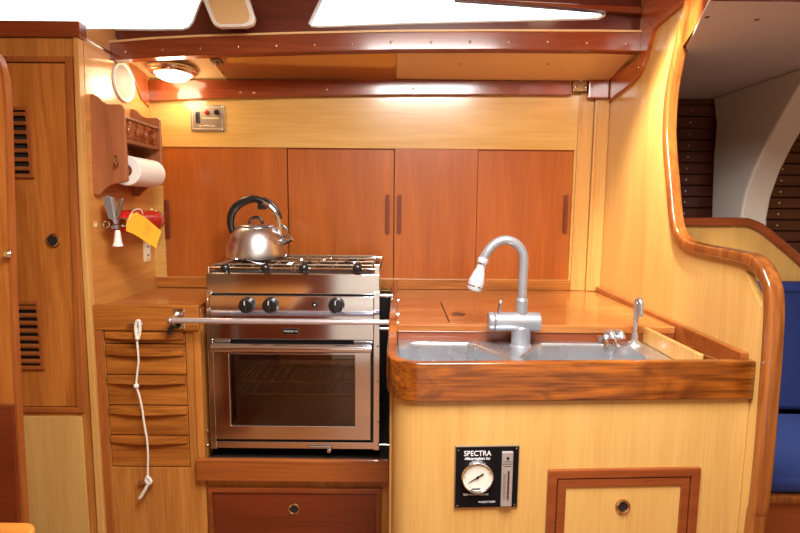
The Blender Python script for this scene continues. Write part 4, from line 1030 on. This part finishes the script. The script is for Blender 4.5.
# saloon table corner at the lower left
tz = .75; tc = at(38, 524, Z=tz)
tb = thing('saloon_table', 'golden wood table, only its rounded corner showing bottom left', 'table', (tc.x-.4, tc.y-.35, 0))
MB().prism(rrect(tc.x-.75, tc.x+.006, tc.y-.6, tc.y+.006, .03, 6), 'XY', tz-.03, tz, .005).build('tabletop', 'teak', tb)
MB().box(tc.x-.45, tc.x-.37, tc.y-.35, tc.y-.27, .02, tz-.031, .005).build('pedestal', 'mahogZ', tb)
MB().box(tc.x-.55, tc.x-.27, tc.y-.45, tc.y-.17, .0, .02, .004).build('foot', 'mahogZ', tb)
# settee on the far side, behind the cook (seen only in reflections)
tt = thing('settee', 'tan settee along the side behind the cook', 'settee', (0, -.95, 0))
MB().box(-1.2, 1.6, -1.24, -.75, 0, .38, .01).build('base_board', 'coach', tt)
MB().box(-1.30, -.55, -1.24, -.73, 0, 1.25, .01).build('reflection_block', 'doorred', tt)  # unseen block added for the dark-red stripe mirrored in the stove steel
MB().box(-1.2, 1.6, -1.22, -.76, .381, .48, .03, 3).build('seat_cushion', 'coach', tt)
MB().box(-1.2, 1.6, -1.24, -1.14, .485, .95, .03, 3).build('back_cushion', 'coach', tt)

# ================================================================== LIGHT
def area(name, loc, rot, sx, sy, power, col):
    l = bpy.data.lights.new(name, 'AREA'); l.shape = 'RECTANGLE'; l.size = sx; l.size_y = sy; l.energy = power; l.color = col
    o = bpy.data.objects.new(name, l); COL.objects.link(o); o.location = loc; o.rotation_euler = rot; return o
area('hatch_daylight', (.16, .42, 2.09), (0, 0, 0), .68, .82, 74, (1, .97, .92))
pt = bpy.data.lights.new('dome_bulb', 'POINT'); pt.energy = 2.0; pt.color = (1, .78, .5); pt.shadow_soft_size = .05
po = bpy.data.objects.new('dome_bulb', pt); COL.objects.link(po); po.location = (lp0.x, lp0.y, pz-.075)
p2 = Vector((.60, 1.36, 2.06))
added_dome = thing('dome_light', 'added dome light, out of view, for the bright wash on the right bulkhead', 'lamp', p2)
MB().lathe([(.07, 0), (.071, .005), (.066, .010), (.064, .016), (.056, .018), (.054, .008), (0, .007)], p2, FL, n=40).build('rim', 'chrome', added_dome)
MB().lathe([(.054, .009), (.053, .014), (.04, .022), (0, .027)], p2, FL, n=36).build('glass_dome', 'dome', added_dome)
pt = bpy.data.lights.new('dome_bulb', 'SPOT'); pt.energy = 150; pt.color = (1, .88, .66); pt.shadow_soft_size = .04; pt.spot_size = math.radians(50); pt.spot_blend = .8  # added spot, no such lamp in view; throws the bulkhead's bright wash
po = bpy.data.objects.new('dome_bulb', pt); COL.objects.link(po); po.location = p2-Vector((0, 0, .05)); po.rotation_euler = (Vector((.815, 1.56, 1.56))-p2).to_track_quat('-Z', 'Y').to_euler()
w_ = bpy.data.worlds.new('world'); S.world = w_; w_.use_nodes = True
bg = w_.node_tree.nodes['Background']; bg.inputs[0].default_value = (.93, .96, 1, 1); bg.inputs[1].default_value = 4
S.view_settings.view_transform = 'Standard'; S.view_settings.look = 'None'; S.view_settings.gamma = 1
S.view_settings.exposure = 0.0; S.view_settings.use_curve_mapping = False
